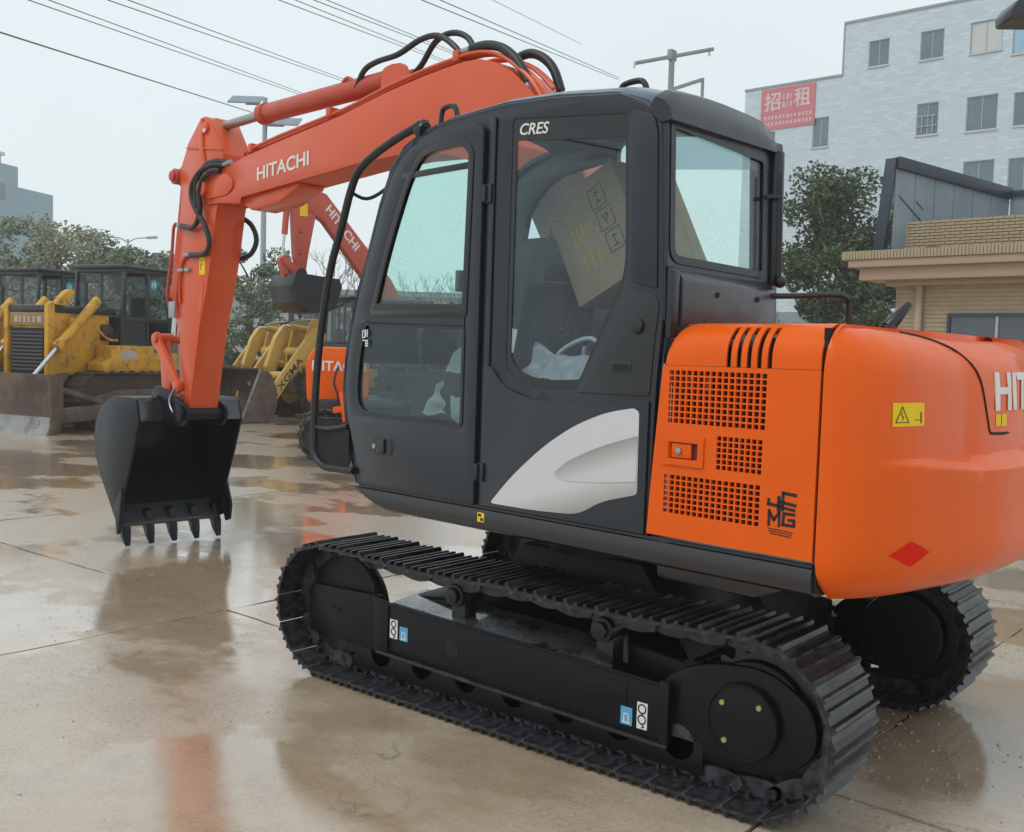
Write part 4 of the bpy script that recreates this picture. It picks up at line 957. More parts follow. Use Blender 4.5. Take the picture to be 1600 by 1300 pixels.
for sd_ in (1, -1):
    mb = MB(); mb.prism(bp_, sd_*BN-.012 if sd_ > 0 else -BN, sd_*BN if sd_ > 0 else -BN+.012); mb.build('side_plate', 'red_orange', boom, bevel=.003)
MB().cyl((4.895,-.22,3.468), (4.895,.225,3.468), .075, seg=28).build('pin_boss', 'red_orange', boom, bevel=.008)
tp_ = MB(); tp_.prism(rnd([(4.92,3.36),(4.50,3.375),(4.40,3.43),(4.40,3.50),(4.50,3.57),(4.70,3.575),(4.93,3.56)], [.05,.05,.06,.06,.06,.05,.05], 6), BN, BN+.014); tp_.build('tip_reinforcement', 'red_orange', boom, bevel=.006)
und = MB(); und.prism([(4.30,3.285),(4.17,3.22),(3.75,3.255),(3.45,3.36),(3.45,3.40),(4.27,3.34)], -BN+.04, BN-.04); und.build('cylinder_lug', 'red_orange', boom, bevel=.01)
text_on('lettering', 'HITACHI', 'white', boom, (4.012,BN+.001,3.452), (-.772,0,.0555), (0,0,1), .772, .118, offset=.02)
# pipes on the left flank and the top
def tub(name, pts, r, mat, parent, smooth=4, seg=8): return MB().tube(pts, r, seg=seg, smooth=smooth).build(name, mat, parent)
for i, dy in enumerate((.06, .105, .15)):
    tub('hydraulic_pipe', [(4.35-.05*i,dy,3.70), (4.22,dy,3.735), (3.67,dy,3.795+.006*i), (2.805,dy,3.895), (2.293,dy,3.98), (1.86,dy,4.035), (1.589,dy,4.055), (1.427,dy,4.066), (1.269,dy,4.056), (1.114,dy,4.01), (.962,dy,3.92), (.813,dy,3.80), (.70,dy,3.66)], .014, 'red_orange', boom, smooth=3)
for i, dy in enumerate((-.06, -.105)):
    tub('hydraulic_pipe', [(3.4,dy,3.82), (2.805,dy,3.895), (2.293,dy,3.98), (1.589,dy,4.055), (1.269,dy,4.056), (1.0,dy,3.95), (.80,dy,3.78)], .014, 'red_orange', boom, smooth=3)
for (x, z) in ((4.15,3.715),(3.0,3.86),(1.52,4.035)):
    MB().box((x-.03,.03,z), (x+.03,.17,z+.075)).build('pipe_clamp', 'red_orange', boom, bevel=.006)
# arm cylinder above the boom
ac = up(MB().cyl((4.20,0,4.078), (2.40,0,4.085), .082, seg=28).cyl((4.22,0,4.078), (4.13,0,4.078), .092, seg=28), 'arm_cylinder', 'old_red', bevel=.004)
MB().cyl((4.93,0,4.06), (4.18,0,4.078), .042, seg=20).build('rod', 'steel', ac); MB().cyl((4.93,-.06,4.06), (4.93,.06,4.06), .075, seg=20).build('rod_eye', 'red_orange', ac)
MB().prism(rnd([(2.42,3.93),(2.05,3.95),(2.16,4.15),(2.30,4.16),(2.40,4.14)], .04), -.11, -.07).prism(rnd([(2.42,3.93),(2.05,3.95),(2.16,4.15),(2.30,4.16),(2.40,4.14)], .04), .07, .11).build('cylinder_bracket', 'red_orange', boom)
tub('port_pipe', [(2.98,.05,4.13), (2.90,.05,4.17), (2.72,.05,4.06)], .016, 'old_red', ac)
# hoses over the crest
hs_ = [[(2.78,.06,4.14), (2.66,.08,4.25), (2.50,.08,4.29), (2.25,.08,4.30), (2.0,.08,4.36), (1.80,.08,4.35), (1.62,.08,4.24), (1.52,.08,4.12)],
       [(2.20,.0,4.14), (2.05,.02,4.20), (1.90,.02,4.34), (1.72,.02,4.37), (1.55,.02,4.30), (1.45,.03,4.15)]]
for h in hs_: tub('hose', [(x, y, z-.07) for x, y, z in h], .022, 'rubber', boom, seg=10)
tub('hose', [(1.40,.13,4.105), (1.24,.13,4.10), (1.08,.13,4.045), (.94,.13,3.93), (.85,.13,3.79)], .032, 'rubber', boom, seg=12)
tub('hose', [(1.25,-.12,4.05), (1.10,-.12,4.075), (.97,-.12,4.03), (.86,-.12,3.93), (.79,-.12,3.78)], .032, 'rubber', boom, seg=12)
MB().cyl((1.52,.13,4.095), (1.40,.13,4.105), .024, seg=14).build('hose_fitting', 'steel', boom); MB().cyl((.87,.13,3.82), (.84,.13,3.74), .026, seg=14).build('hose_fitting', 'steel', boom)

# ---- arm
AN = .15
ARM = [(4.86,4.09),(4.95,4.135),(5.03,4.13),(5.10,4.07),(5.275,3.916),(5.30,3.86),(5.40,3.71),(5.42,3.60),(5.385,3.50),(5.39,3.30),(5.46,3.0),(5.52,2.75),(5.56,2.50),(5.50,2.34),(5.40,2.15),(5.36,1.92),(5.30,1.55),(5.30,1.40),(5.25,1.325),(5.19,1.335),(5.10,1.80),(5.004,2.23),(4.894,2.53),(4.80,2.9),(4.729,3.25),(4.66,3.50),(4.62,3.76),(4.78,3.98)]
arm = up(MB().prism(ARM, -AN, AN), 'arm', 'red_orange', bevel=.004)
MB().prism([(4.98,4.12),(4.96,3.85),(4.88,3.62),(4.92,3.60),(5.03,3.84),(5.05,4.08)], AN-.002, AN+.018).build('gusset', 'red_orange', arm, bevel=.005)
MB().bar((5.28,AN+.004,3.885), (4.62,AN+.004,3.80), .014, .014).build('gusset', 'red_orange', arm)
MB().cyl((4.933,-AN-.02,4.03), (4.933,AN+.02,4.03), .055, seg=20).build('pin', 'red_orange', arm, bevel=.004)
MB().cyl((4.925,AN+.02,4.0), (4.925,AN+.028,4.0), .02, seg=10).build('bolt', 'white', arm)
MB().cyl((5.50,-.16,3.64), (5.50,.17,3.64), .075, seg=22).cyl((5.50,.15,3.64), (5.50,.20,3.64), .05, seg=14).prism([(5.36,3.78),(5.50,3.71),(5.53,3.60),(5.42,3.50),(5.36,3.52)], -.12, .12).build('cylinder_boss', 'old_red', arm, bevel=.006)
yl = MB().box((4.915,AN+.0,2.68), (5.02,AN+.004,2.845)).build('warning_label', 'yellow_label', arm, smooth=0)
mb = MB(); stroke(mb, [(.03,.03),(.03,.08),(.06,.08)], .008, (5.02,AN+.0045,2.70), (-1,0,0), (0,0,1), .001); stroke(mb, [(.02,.11),(.07,.11)], .006, (5.02,AN+.0045,2.70), (-1,0,0), (0,0,1), .001); mb.build('print', 'print_black', yl, smooth=0)
MB().prism(rnd([(4.94,2.62),(5.05,2.36),(5.03,2.30),(4.98,2.34),(4.96,2.42)], .02), AN, AN+.004).build('weld_plate', 'red_orange', arm)
# bucket cylinder along the arm's front
bcy = up(MB().cyl((5.50,0,3.64), (5.69,0,2.52), .078, seg=24).cyl((5.675,0,2.60), (5.695,0,2.48), .088, seg=24), 'bucket_cylinder', 'old_red', bevel=.004)
MB().cyl((5.69,0,2.55), (5.77,0,2.06), .04, seg=18).build('rod', 'chrome', bcy)
tub('feed_pipe', [(5.44,.17,3.18), (5.49,.17,3.14), (5.52,.17,2.9), (5.60,.17,2.55), (5.62,.15,2.42), (5.60,.13,2.36)], .016, 'old_red', bcy)
tub('feed_pipe', [(5.36,.17,2.72), (5.40,.17,2.55), (5.43,.16,2.40), (5.42,.15,2.28)], .014, 'old_red', bcy)
MB().box((5.44,AN-.02,2.28), (5.56,AN+.03,2.44), ).build('sensor_box', 'galv', arm, bevel=.006)
# hoses at the joint
H1 = [(4.56,.18,3.64), (4.70,.20,3.66), (4.90,.21,3.63), (5.04,.22,3.52), (5.06,.22,3.40), (4.97,.22,3.27), (4.83,.21,3.12), (4.76,.20,2.98), (4.80,.19,2.90), (4.93,.18,2.865), (5.16,.17,2.872)]
H2 = [(4.60,.19,3.60), (4.72,.21,3.60), (4.86,.22,3.54), (4.91,.225,3.42), (4.90,.22,3.28), (4.97,.21,3.16), (5.12,.19,3.12), (5.28,.18,3.145), (5.36,.17,3.16)]
H3 = [(4.50,.17,3.66), (4.66,.19,3.69), (4.84,.20,3.67), (4.98,.205,3.56), (5.01,.21,3.44), (4.98,.21,3.3)]
for h in (H1, H2, H3): tub('hose', h, .024, 'rubber', arm, seg=10)
for a_, b_ in (((5.16,.17,2.872),(5.27,.17,2.876)), ((5.26,.18,3.142),(5.40,.17,3.165)), ((4.45,.17,3.665),(4.58,.18,3.645))): MB().cyl(a_, b_, .022, seg=12).build('hose_fitting', 'steel', arm)
tub('hose', [(4.90,-.17,3.26), (4.70,-.19,3.17), (4.61,-.20,3.02), (4.69,-.19,2.89), (4.86,-.17,2.85)], .024, 'rubber', arm, seg=10)
MB().box((5.18,AN,2.72), (5.26,AN+.03,2.75)).box((5.30,AN,2.72), (5.40,AN+.03,2.75)).build('pipe_clamp', 'galv', arm, bevel=.003)
tub('hydraulic_pipe', [(5.25,AN+.015,2.86), (5.33,AN+.015,2.80), (5.37,AN+.015,2.6), (5.36,AN+.015,2.42)], .013, 'red_orange', arm)
# linkage
lk = MB()
for y in (-.185, .185):
    lk.prism(rnd([(5.86,2.11),(5.76,2.15),(5.66,2.02),(5.32,1.68),(5.27,1.60),(5.32,1.56),(5.40,1.60),(5.72,1.93),(5.86,2.03)], .03), y-.018, y+.018)
    lk.cyl((5.335,y-.03,1.62), (5.335,y+.03,1.62), .055, seg=18)
lk.cyl((5.77,-.22,2.08), (5.77,.225,2.08), .05, seg=18)
lk.cyl((5.335,-.22,1.62), (5.335,.22,1.62), .035, seg=14)
up(lk, 'linkage_lever', 'red_orange', bevel=.004)
l2 = MB(); 
for y in (-.10, .10): l2.prism(rnd([(5.84,2.10),(5.74,2.12),(5.60,1.62),(5.62,1.45),(5.72,1.42),(5.78,1.60)], .04), y-.03, y+.03)
l2.cyl((5.66,-.16,1.47), (5.66,.16,1.47), .055, seg=18); up(l2, 'bucket_link', 'red_orange', bevel=.006)

# ---- bucket
BP = [(5.60,1.475),(5.66,1.50),(6.10,1.495),(6.22,1.455),(6.38,1.37),(6.49,1.23),(6.53,1.05),(6.50,.88),(6.36,.65),(6.18,.45),(6.05,.29),(5.975,.215)]
INN = [(5.545,1.28),(5.60,1.475)]
YB0, YB1 = .455, -.62
YW = .018
side_pts = [(5.545,1.275)]+BP+[(5.895,.24),(5.845,.56),(5.80,.64),(5.68,.92)]
bk = MB(); th = .022
# shell: front sheet following BP
inn = inset_open([(p[0], p[1]) for p in BP], 0)
def inward(pts, d):
    out = []
    for i, p in enumerate(pts):
        a = Vector(pts[max(0, i-1)]); b = Vector(pts[min(len(pts)-1, i+1)]); t = (b-a).normalized(); n_ = Vector((t.y, -t.x))
        c = Vector((5.95,.95))-Vector(p)
        if n_.dot(c) < 0: n_ = -n_
        out.append((p[0]+n_.x*d, p[1]+n_.y*d))
    return out
bi = inward(BP, th); n = len(BP); v = []
for y in (YB0, YB1):
    v += [Vector((p[0], y, p[1])) for p in BP]+[Vector((p[0], y, p[1])) for p in bi]
f = []
for i in range(n-1): f += [(i, i+1, 2*n+i+1, 2*n+i), (n+i, 3*n+i, 3*n+i+1, n+i+1), (i, n+i, n+i+1, i+1), (2*n+i, 2*n+i+1, 3*n+i+1, 3*n+i)]
f += [(0, 2*n, 3*n, n), (n-1, 2*n-1, 4*n-1, 3*n-1)]
bk._add(v, f)
bucket = up(bk, 'bucket', 'bucket', smooth=25)
for y in (YB0, YB1-.024): MB().prism(side_pts, y, y+.024).build('side_plate', 'bucket', bucket, bevel=.004, smooth=25)
# upper back plate with the shiny strip, ears
MB().prism([(5.545,1.28),(5.60,1.475),(5.66,1.50),(5.64,1.45),(5.575,1.27)], YB1, YB0).build('top_plate', pm('wet_black_plate', (.035,.04,.048), .16, var=.2, coat=.8, coatr=.1), bucket)
er = MB()
for y in (-.215, .19): er.prism(rnd([(5.10,1.44),(5.10,1.30),(5.20,1.24),(5.50,1.25),(5.62,1.30),(5.85,1.45),(5.75,1.62),(5.60,1.60),(5.30,1.52)], .05), y-.0, y+.03)
er.cyl((5.20,-.25,1.37), (5.20,.25,1.37), .06, seg=20); er.cyl((5.66,-.25,1.47), (5.66,.25,1.47), .05, seg=20); er.cyl((5.20,.235,1.37), (5.20,.27,1.37), .08, seg=20)
er.build('ears', 'bucket', bucket, bevel=.006)
MB().prism([(5.97,.205),(6.04,.28),(6.12,.38),(6.09,.395),(6.0,.31),(5.90,.225),(5.915,.20)], YB1+.03, YB0+.0).build('cutting_edge', pm('painted_lip', (.045,.05,.056), .3, var=.2, coat=.4), bucket, bevel=.004)
def tooth():
    mb = MB(); mb.prism([(5.99,.30),(6.05,.315),(6.00,.12),(5.93,.06),(5.90,.11)], -.038, .038)
    return mb
tooth_me = None
adapt = MB(); adapt.prism([(5.94,.345),(6.07,.36),(6.03,.20),(5.965,.13),(5.90,.15)], -.04, .04); adapt_me = adapt.data('tooth_adapter', 'bucket', bevel=.008)
tb = MB(); tb.loft([[Vector((x+.0, y, z)) for x, y, z in rg] for rg in (
    [(5.90,-.042,.145),(5.90,.042,.145),(6.0,.042,.135),(6.0,-.042,.135)], [(5.885,-.038,.06),(5.885,.038,.06),(5.955,.038,.04),(5.955,-.038,.04)], [(5.868,-.024,-.035),(5.868,.024,-.035),(5.888,.024,-.045),(5.888,-.024,-.045)])])
for vv in tb.bm.verts: vv.co.z += .055
tooth_me = tb.data('tooth', 'bucket', bevel=.006)
for k in range(5):
    y = YB0-.04-(YB0-YB1-.08)*k/4
    t_ = link('tooth', tooth_me, bucket); t_.location.y = y
    a_ = link('tooth_adapter', adapt_me, bucket); a_.location.y = y
MB().prism(rnd([(5.86,.62),(5.75,.36),(5.775,.20),(5.86,.17),(5.98,.42),(5.93,.60)], .02), YB1-.05, YB1-.024).build('side_cutter', 'bucket', bucket, bevel=.004)
MB().prism(rnd([(5.86,.60),(5.83,.56),(5.90,.14),(5.94,.13),(6.0,.40)], .02), YB0+.024, YB0+.05).build('side_cutter', 'bucket', bucket, bevel=.004)
tub('grease_hose', [(5.32,.22,1.62), (5.40,.24,1.50), (5.34,.25,1.40), (5.24,.26,1.36)], .01, 'steel', bucket, seg=6)

# ================================================================== parked yard machines behind
def belt(mb_parent, name, xf, xr, y0, y1, z0, z1, mat, nsh=26, rib=.03, dirt=None):
    """closed crawler belt as one part with its shoes as real ridges"""
    rad = (z1-z0)/2-.03; zc = (z0+z1)/2; L_ = xf-xr-2*rad; per_ = 2*L_+2*PI*rad; mb = MB(); n = nsh
    core = []
    for k in range(13): t = -PI/2+PI*k/12; core.append((xf-rad+math.cos(t)*(rad-.05), zc+math.sin(t)*(rad-.05)))
    for k in range(13): t = PI/2+PI*k/12; core.append((xr+rad+math.cos(t)*(rad-.05), zc+math.sin(t)*(rad-.05)))
    mb.prism(core, y0+.1, y1-.1)
    for i in range(n):
        s = per_*i/n
        if s < L_: x, z, a = xr+rad+s, zc-rad, PI
        elif s < L_+PI*rad: t = (s-L_)/rad; x, z, a = xf-rad+rad*math.sin(t), zc-rad*math.cos(t), PI-t
        elif s < 2*L_+PI*rad: x, z, a = xf-rad-(s-L_-PI*rad), zc+rad, 0
        else: t = (s-2*L_-PI*rad)/rad; x, z, a = xr+rad-rad*math.sin(t), zc+rad*math.cos(t), -t
        T = Matrix.Translation((x, 0, z)) @ Matrix.Rotation(a, 4, 'Y'); hl = per_/n/2
        k0 = len(mb.bm.verts)
        mb.prism([(-hl,-.03),(hl*.96,-.03),(hl*.96,0),(-hl*.2,.004),(-hl*.3,rib),(-hl*.6,rib),(-hl*.7,.004),(-hl,0)], y0, y1)
        mb.bm.verts.ensure_lookup_table()
        for v in mb.bm.verts[k0:]: v.co = T @ v.co
    o = mb.build(name, mat, mb_parent, smooth=30)
    return o

def cab_box(parent, x0, x1, y0, y1, z0, zs, z1, lean=.12, sticker=False):
    """glazed cab: posts, sills and panes, door on the left side"""
    c = MB(); P = .075
    def post(x, y, dx=0): c.bar((x, y, z0), (x+dx, y, z1), P, P, up=(0,1,0))
    for y in (y0, y1):
        post(x0, y); post(x1, y, -lean); post((x0+x1)/2-.05, y)
    for z in (z1, zs, z0):
        xe = x1-lean*(z-z0)/(z1-z0)
        for y in (y0, y1): c.bar((x0, y, z), (xe, y, z), P, P)
        for x in (x0, xe): c.bar((x, y0, z), (x, y1, z), P, P)
    fr_ = c.build('cab_frame', 'dozer_cab', parent, bevel=.01)
    MB().box((x0-.08, y0-.08, z1+.03), (x1-lean+.12, y1+.08, z1+.10)).build('cab_roof', 'dozer_cab', parent, bevel=.025)
    lw = MB(); xe = x1-lean*(zs-z0)/(z1-z0)
    lw.prism([(x0+.02,z0),(x1-.02,z0),(xe-.02,zs),((x0+x1)/2,zs),((x0+x1)/2,z0+.1),(x0+.02,z0+.1)], y0-.01, y0+.01); lw.prism([((x0+x1)/2,z0),(x1-.02,z0),(xe-.02,zs),((x0+x1)/2,zs)], y1-.01, y1+.01)
    lw.box((x0-.01, y0, z0), (x0+.01, y1, zs)).box((x1-.04, y0, z0), (x1-.02, y1, zs)); lw.build('lower_panel', 'dozer_cab', parent)
    xm = (x0+x1)/2-.05
    for y in (y0, y1):
        for a, b_, nm in ((x0+.05, xm-.05, 'door_window'), (xm+.05, x1-lean-.02, 'side_window')):
            zb = z0+.1 if nm == 'door_window' and y == y1 else zs+.04
            pts = [(a, zb), (b_+(lean*.5 if nm == 'side_window' else 0), zb), (b_-(.0), z1-.05), (a, z1-.05)]
            mb = MB(); mb._add([Vector((p[0], y, p[1])) for p in pts], [(0,1,2,3)]); mb.build(nm, 'dozer_glass', parent, smooth=0, recalc=False)
    for x, nm in ((x0, 'rear_window'), (x1-lean*.7, 'windscreen')):
        mb = MB(); mb._add([Vector((x, y0+.05, zs+.04)), Vector((x, y1-.05, zs+.04)), Vector((x-(lean*.3 if x == x1-lean*.7 else 0), y1-.05, z1-.05)), Vector((x-(lean*.3 if x == x1-lean*.7 else 0), y0+.05, z1-.05))], [(0,1,2,3)]); mb.build(nm, 'dozer_glass', parent, smooth=0, recalc=False)
    MB().box((x0+.2, (y0+y1)/2-.25, z0), (x0+.7, (y0+y1)/2+.25, z0+.45)).box((x0+.15, (y0+y1)/2-.23, z0+.45), (x0+.3, (y0+y1)/2+.23, z0+1.0)).build('seat', 'seat', parent, bevel=.04)
    if sticker:
        s_ = MB().cyl((xm-.20, y1+.006, z1-.24), (xm-.20, y1+.010, z1-.24), .105, seg=24).build('round_sticker', pm('cyan_sticker', (.02,.42,.58), .5), parent, smooth=0)
        text_on('number', sticker, 'white', s_, (xm-.265+.13, y1+.011, z1-.285), (-1,0,0), (0,0,1), .13, .09, offset=.02)

M['worn_white'] = pm('worn_white', (.5,.42,.33), .7)
def dozer(label, loc, rz, sticker=False, detail=True, group='bulldozers parked in a row'):
    t = thing('bulldozer', label, 'bulldozer', loc, rz, group); t.scale = (1.07, 1.07, 1.24)
    belt(t, 'left_track' if False else 'track', 1.75, -2.15, .70, 1.20, 0.0, 1.10, 'mud', 30)
    belt(t, 'track', 1.75, -2.15, -1.20, -.70, 0.0, 1.10, 'mud', 30)
    MB().prism(rnd([(-1.7,.25),(1.4,.25),(1.4,.62),(.8,.74),(-1.2,.74),(-1.7,.6)], .1), 1.12, 1.22).build('track_frame', 'mud_steel', t, bevel=.02)
    MB().prism([(.35,1.0),(2.05,1.0),(2.05,2.16),(.35,2.16)], -.55, .55).build('engine_hood', 'cat_yellow', t, bevel=.03)
    MB().prism([(.2,2.16),(2.10,2.16),(2.10,2.28),(.2,2.30)], -.6, .6).build('hood_top', 'dozer_cab', t, bevel=.03)
    g = MB().box((2.052,-.50,1.02), (2.075,.50,1.86)).build('radiator_grille', 'void', t)
    for k in range(11): MB().bar((2.085,-.46,1.10+.068*k), (2.085,.46,1.10+.068*k), .025, .034).build('louvre', 'grille', g)
    MB().box((2.055,-.52,1.90), (2.09,.52,2.14)).build('nose_plate', pm('brown_nose_plate', (.33,.22,.11), .6, var=.3), t, bevel=.006)
    for k, w in enumerate((.10,.06,.06,.05,.06,.12)): MB().box((2.092,-.38+.135*k,1.96), (2.095,-.38+.135*k+w,2.07)).build('worn_letter', M['worn_white'], t, smooth=0)
    for y in (-.60, .60): MB().prism([(1.95,.85),(2.13,.85),(2.13,2.3),(2.02,2.36),(1.95,2.3)], y-.06, y+.06).build('front_post', 'cat_yellow', t, bevel=.015)
    MB().prism(rnd([(2.0,2.30),(1.7,2.55),(1.55,2.60),(1.45,2.55),(1.65,2.28)], .05), .56, .70).build('cylinder_mount', 'cat_yellow', t, bevel=.01)
    MB().prism([(-1.2,1.05),(1.05,1.05),(1.05,1.22),(.8,1.35),(.8,1.58),(-.45,1.58),(-.45,1.45),(-1.2,1.45)], .62, 1.12).build('fender', 'cat_yellow', t, bevel=.02)
    MB().prism(rnd([(.05,1.32),(.55,1.30),(.60,1.44),(.38,1.52),(.1,1.46)], .05), 1.122, 1.126).build('worn_patch', pm('pale_scuffed_paint', (.5,.42,.38), .7, var=.3), t)
    eg = MB().cyl((.30,.45,1.82), (.62,.45,1.82), .19, seg=18).cyl((.0,.55,1.72), (.25,.55,1.75), .14, seg=14).cyl((.5,.50,1.60), (.5,.50,1.95), .05)
    eg.build('engine_parts', 'mud', t, bevel=.02)
    MB().tube([(.9,.66,1.95), (.6,.75,1.70), (.3,.74,1.68)], .025).build('pipe', 'cat_yellow', t)
    cab_box(t, -1.35, .20, -.72, .72, 1.58, 2.10, 3.06, sticker=sticker)
    for y in (-.78, .78):
        c = MB().cyl((.92,y,2.42), (1.95,y,1.55), .10, seg=18).cyl((1.90,y,1.59), (2.02,y,1.49), .12, seg=18).build('lift_cylinder', 'cat_yellow', t, bevel=.008)
        MB().cyl((1.9,y,1.60), (2.65,y,.96), .042, seg=12).build('rod', 'chrome', c)
        MB().bar((1.35,y,1.95), (1.60,y-.1,2.0), .12, .16).build('yoke', 'cat_yellow', c, bevel=.02)
    bl_ = MB(); prof = [(2.95,.0),(2.84,.16),(2.78,.42),(2.80,.72),(2.90,1.04)]
    bl_.prism(prof+[(2.86,1.05),(2.74,.74),(2.72,.42),(2.78,.14),(2.90,-.0)], -1.62, 1.62); bd = bl_.build('blade', 'mud_steel', t, bevel=.008)
    MB().prism([(2.955,.0),(2.85,.16),(2.82,.30),(2.815,.28),(2.84,.15),(2.945,-.005)], -1.55, 1.55).build('cutting_edge', 'blade_worn', bd)
    for y in (-1.64, 1.60): MB().prism([(3.0,.0),(2.93,.14),(2.90,.6),(3.0,1.06),(2.62,1.0),(2.60,.3),(2.70,.03)], y, y+.04).build('end_plate', 'mud_steel', bd, bevel=.006)
    for y in (-1.42, 1.42):
        MB().bar((2.72,y,.30), (-.2,y,.42), .17, .26).build('push_arm', 'mud_steel', t, bevel=.02)
        MB().bar((2.72,y*.95,.85), (1.35,y*.97,.52), .09, .09).build('brace', 'mud_steel', t, bevel=.01)
    MB().prism([(2.05,.55),(2.35,.60),(2.10,.98),(1.6,1.05)], -.5, .75).build('belly_guard', 'mud_steel', t, bevel=.02)
    MB().cyl((.75,.25,2.28), (.75,.25,2.75), .045, seg=12).build('exhaust', 'dozer_cab', t)
    return t
DZ = (20.55, -7.95); dh = R(105)
dozer('yellow bulldozer nearest the digger bucket, cyan 15 sticker on its black cab door', (DZ[0], DZ[1], 0), dh, sticker='15')
dl_, dhv = Vector((math.cos(dh+PI/2), math.sin(dh+PI/2))), Vector((math.cos(dh), math.sin(dh)))
for i, (lab, off, back, stk) in enumerate((('second bulldozer in the row, dark cab standing just behind and left of the nearest one', -3.55, -.6, '16'),
        ('bulldozer at the left photo edge, low dark cab with an amber lamp on the hood', -7.2, -.9, False))):
    p = Vector(DZ)+dl_*off+dhv*back
    z_ = dozer(lab, (p.x, p.y, 0), dh, sticker=stk)
    if i == 1: MB().cyl((1.0,.2,2.3), (1.0,.2,2.38), .16, seg=20).sphere((1.0,.2,2.38), .15, sc=(1,1,.4)).build('amber_lamp', pm('amber', (.7,.35,.05), .4), z_)

def loader(label, loc, rz, lettering=True, group='yellow wheel loaders'):
    t = thing('wheel_loader', label, 'wheel loader', loc, rz, group); t.scale = (1.05, 1.05, 1.18)
    for x in (1.35, -1.35):
        for y in (-.95, .95):
            w = MB(); w.cyl((x,y-.24,.68), (x,y+.24,.68), .68, seg=32); wo_ = w.build('wheel', 'tyre', t, bevel=.07)
            MB().cyl((x,y-.25,.68), (x,y+.25,.68), .34, seg=24).build('rim', 'cat_yellow2', wo_, bevel=.02)
            tr_ = MB()
            for k in range(20):
                a = 2*PI*k/20
                for sy in (-1, 1): tr_.bar((x+.66*math.cos(a),y+.03*sy,.68+.66*math.sin(a)), (x+.68*math.cos(a+.12),y+.23*sy,.68+.68*math.sin(a+.12)), .07, .06)
            tag(tr_.build('tread', 'tyre', wo_, smooth=0), kind='stuff')
    MB().prism(rnd([(.3,.6),(1.9,.6),(2.0,1.0),(1.6,1.3),(.3,1.25)], .08), -.38, .38).build('front_frame', 'mud_steel', t, bevel=.02)
    for y in (-.40, .34): MB().prism(rnd([(1.0,1.2),(1.75,1.1),(1.72,1.6),(1.50,2.30),(1.36,2.46),(1.14,2.42),(1.05,2.0)], .06), y, y+.06).build('mast_plate', 'cat_yellow2', t, bevel=.01)
    MB().cyl((1.60,-.5,1.62), (1.60,.5,1.62), .12, seg=16).build('pivot_tube', 'cat_yellow2', t, bevel=.01)
    MB().tube([(1.30,.30,2.42), (1.7,.28,2.38), (2.0,.2,2.30)], .03).build('hose', 'steel', t); MB().tube([(1.30,-.30,2.42), (1.7,-.28,2.36), (2.0,-.2,2.28)], .03).build('hose', 'rubber', t)
    MB().prism(rnd([(-2.6,.85),(.1,.75),(.1,1.25),(-.9,1.35),(-.9,2.0),(-2.5,1.85)], .1), -.62, .62).build('engine_cover', 'cat_yellow2', t, bevel=.04)
    cab_box(t, -1.0, .35, -.62, .62, 1.3, 1.9, 2.95)
    for y in (-.74, .74):
        a_ = MB().prism(rnd([(1.20,2.05),(1.40,2.22),(1.62,2.22),(3.02,.62),(3.06,.30),(2.88,.28),(2.35,.95),(1.55,1.72),(1.30,1.80)], [.05,.08,.1,.1,.05,.05,.2,.1,.05]), y-.045, y+.045).build('lift_arm', 'cat_yellow2', t, bevel=.008)
        if y > 0 and lettering:
            d = Vector((-1.42,1.50)).normalized()
            O = Vector((2.86,y+.047,.52)); U = Vector((d.x,0,d.y)); V = Vector((d.y*1.0,0,-d.x)); 
            text_on('lettering', 'XGMA', 'faded_print', a_, O+U*.30-V*.06, U, V, 1.0, .17, offset=.02)
            mb = MB(); stroke(mb, [(0,0),(.16,0),(.16,.16),(0,.16)], .03, O+U*.02-V*.05+Vector((0,.001,0)), U, V, .002, True); stroke(mb, [(.05,.08),(.11,.08)], .03, O+U*.02-V*.05+Vector((0,.001,0)), U, V, .002); mb.build('emblem', 'print_black', a_, smooth=0)
        c = MB().cyl((1.25,y*.8,1.2), (1.9,y*.8,1.35), .085, seg=16).build('lift_cylinder', 'cat_yellow2', t); MB().cyl((1.9,y*.8,1.35), (2.3,y*.9,1.1), .04, seg=10).build('rod', 'chrome', c)
    MB().cyl((2.45,-.72,1.05), (2.45,.72,1.05), .11, seg=16).build('cross_tube', 'cat_yellow2', t)
    MB().prism(rnd([(2.42,.98),(2.62,1.25),(2.35,1.95),(2.10,2.25),(1.98,2.20),(2.15,1.6)], .06), -.09, .09).build('bell_crank', 'cat_yellow2', t, bevel=.015)
    MB().bar((2.5,0,1.02), (3.1,0,.85), .1, .12).build('tipping_link', 'cat_yellow2', t, bevel=.02)
    tc_ = MB().cyl((1.2,0,2.15), (1.85,0,2.24), .08, seg=16).build('tipping_cylinder', 'cat_yellow2', t); MB().cyl((1.8,0,2.235), (2.08,0,2.24), .04).build('rod', 'chrome', tc_)
    bk_ = MB(); prof = [(3.95,.02),(3.25,.02),(3.02,.14),(2.92,.42),(2.95,.80),(3.12,1.12),(3.42,1.24)]
    inn_ = [(x+.03*(1 if x < 3.3 else 0), z+.03) for x, z in prof]
    bk_.prism(prof+[(3.42,1.20),(3.16,1.08),(2.99,.79),(2.96,.43),(3.05,.18),(3.26,.06),(3.95,.05)], -1.12, 1.12); b_ = bk_.build('bucket', 'mud_steel', t, bevel=.004)
    for y in (-1.14, 1.11): MB().prism([(3.92,.02),(3.25,.02),(3.02,.14),(2.92,.42),(2.95,.80),(3.12,1.12),(3.42,1.24)], y, y+.03).build('side_plate', 'mud_steel', b_)
    MB().bar((3.92,1.115,.10), (3.40,1.115,1.24), .06, .035).build('side_edge', 'blade_worn', b_)
    return t
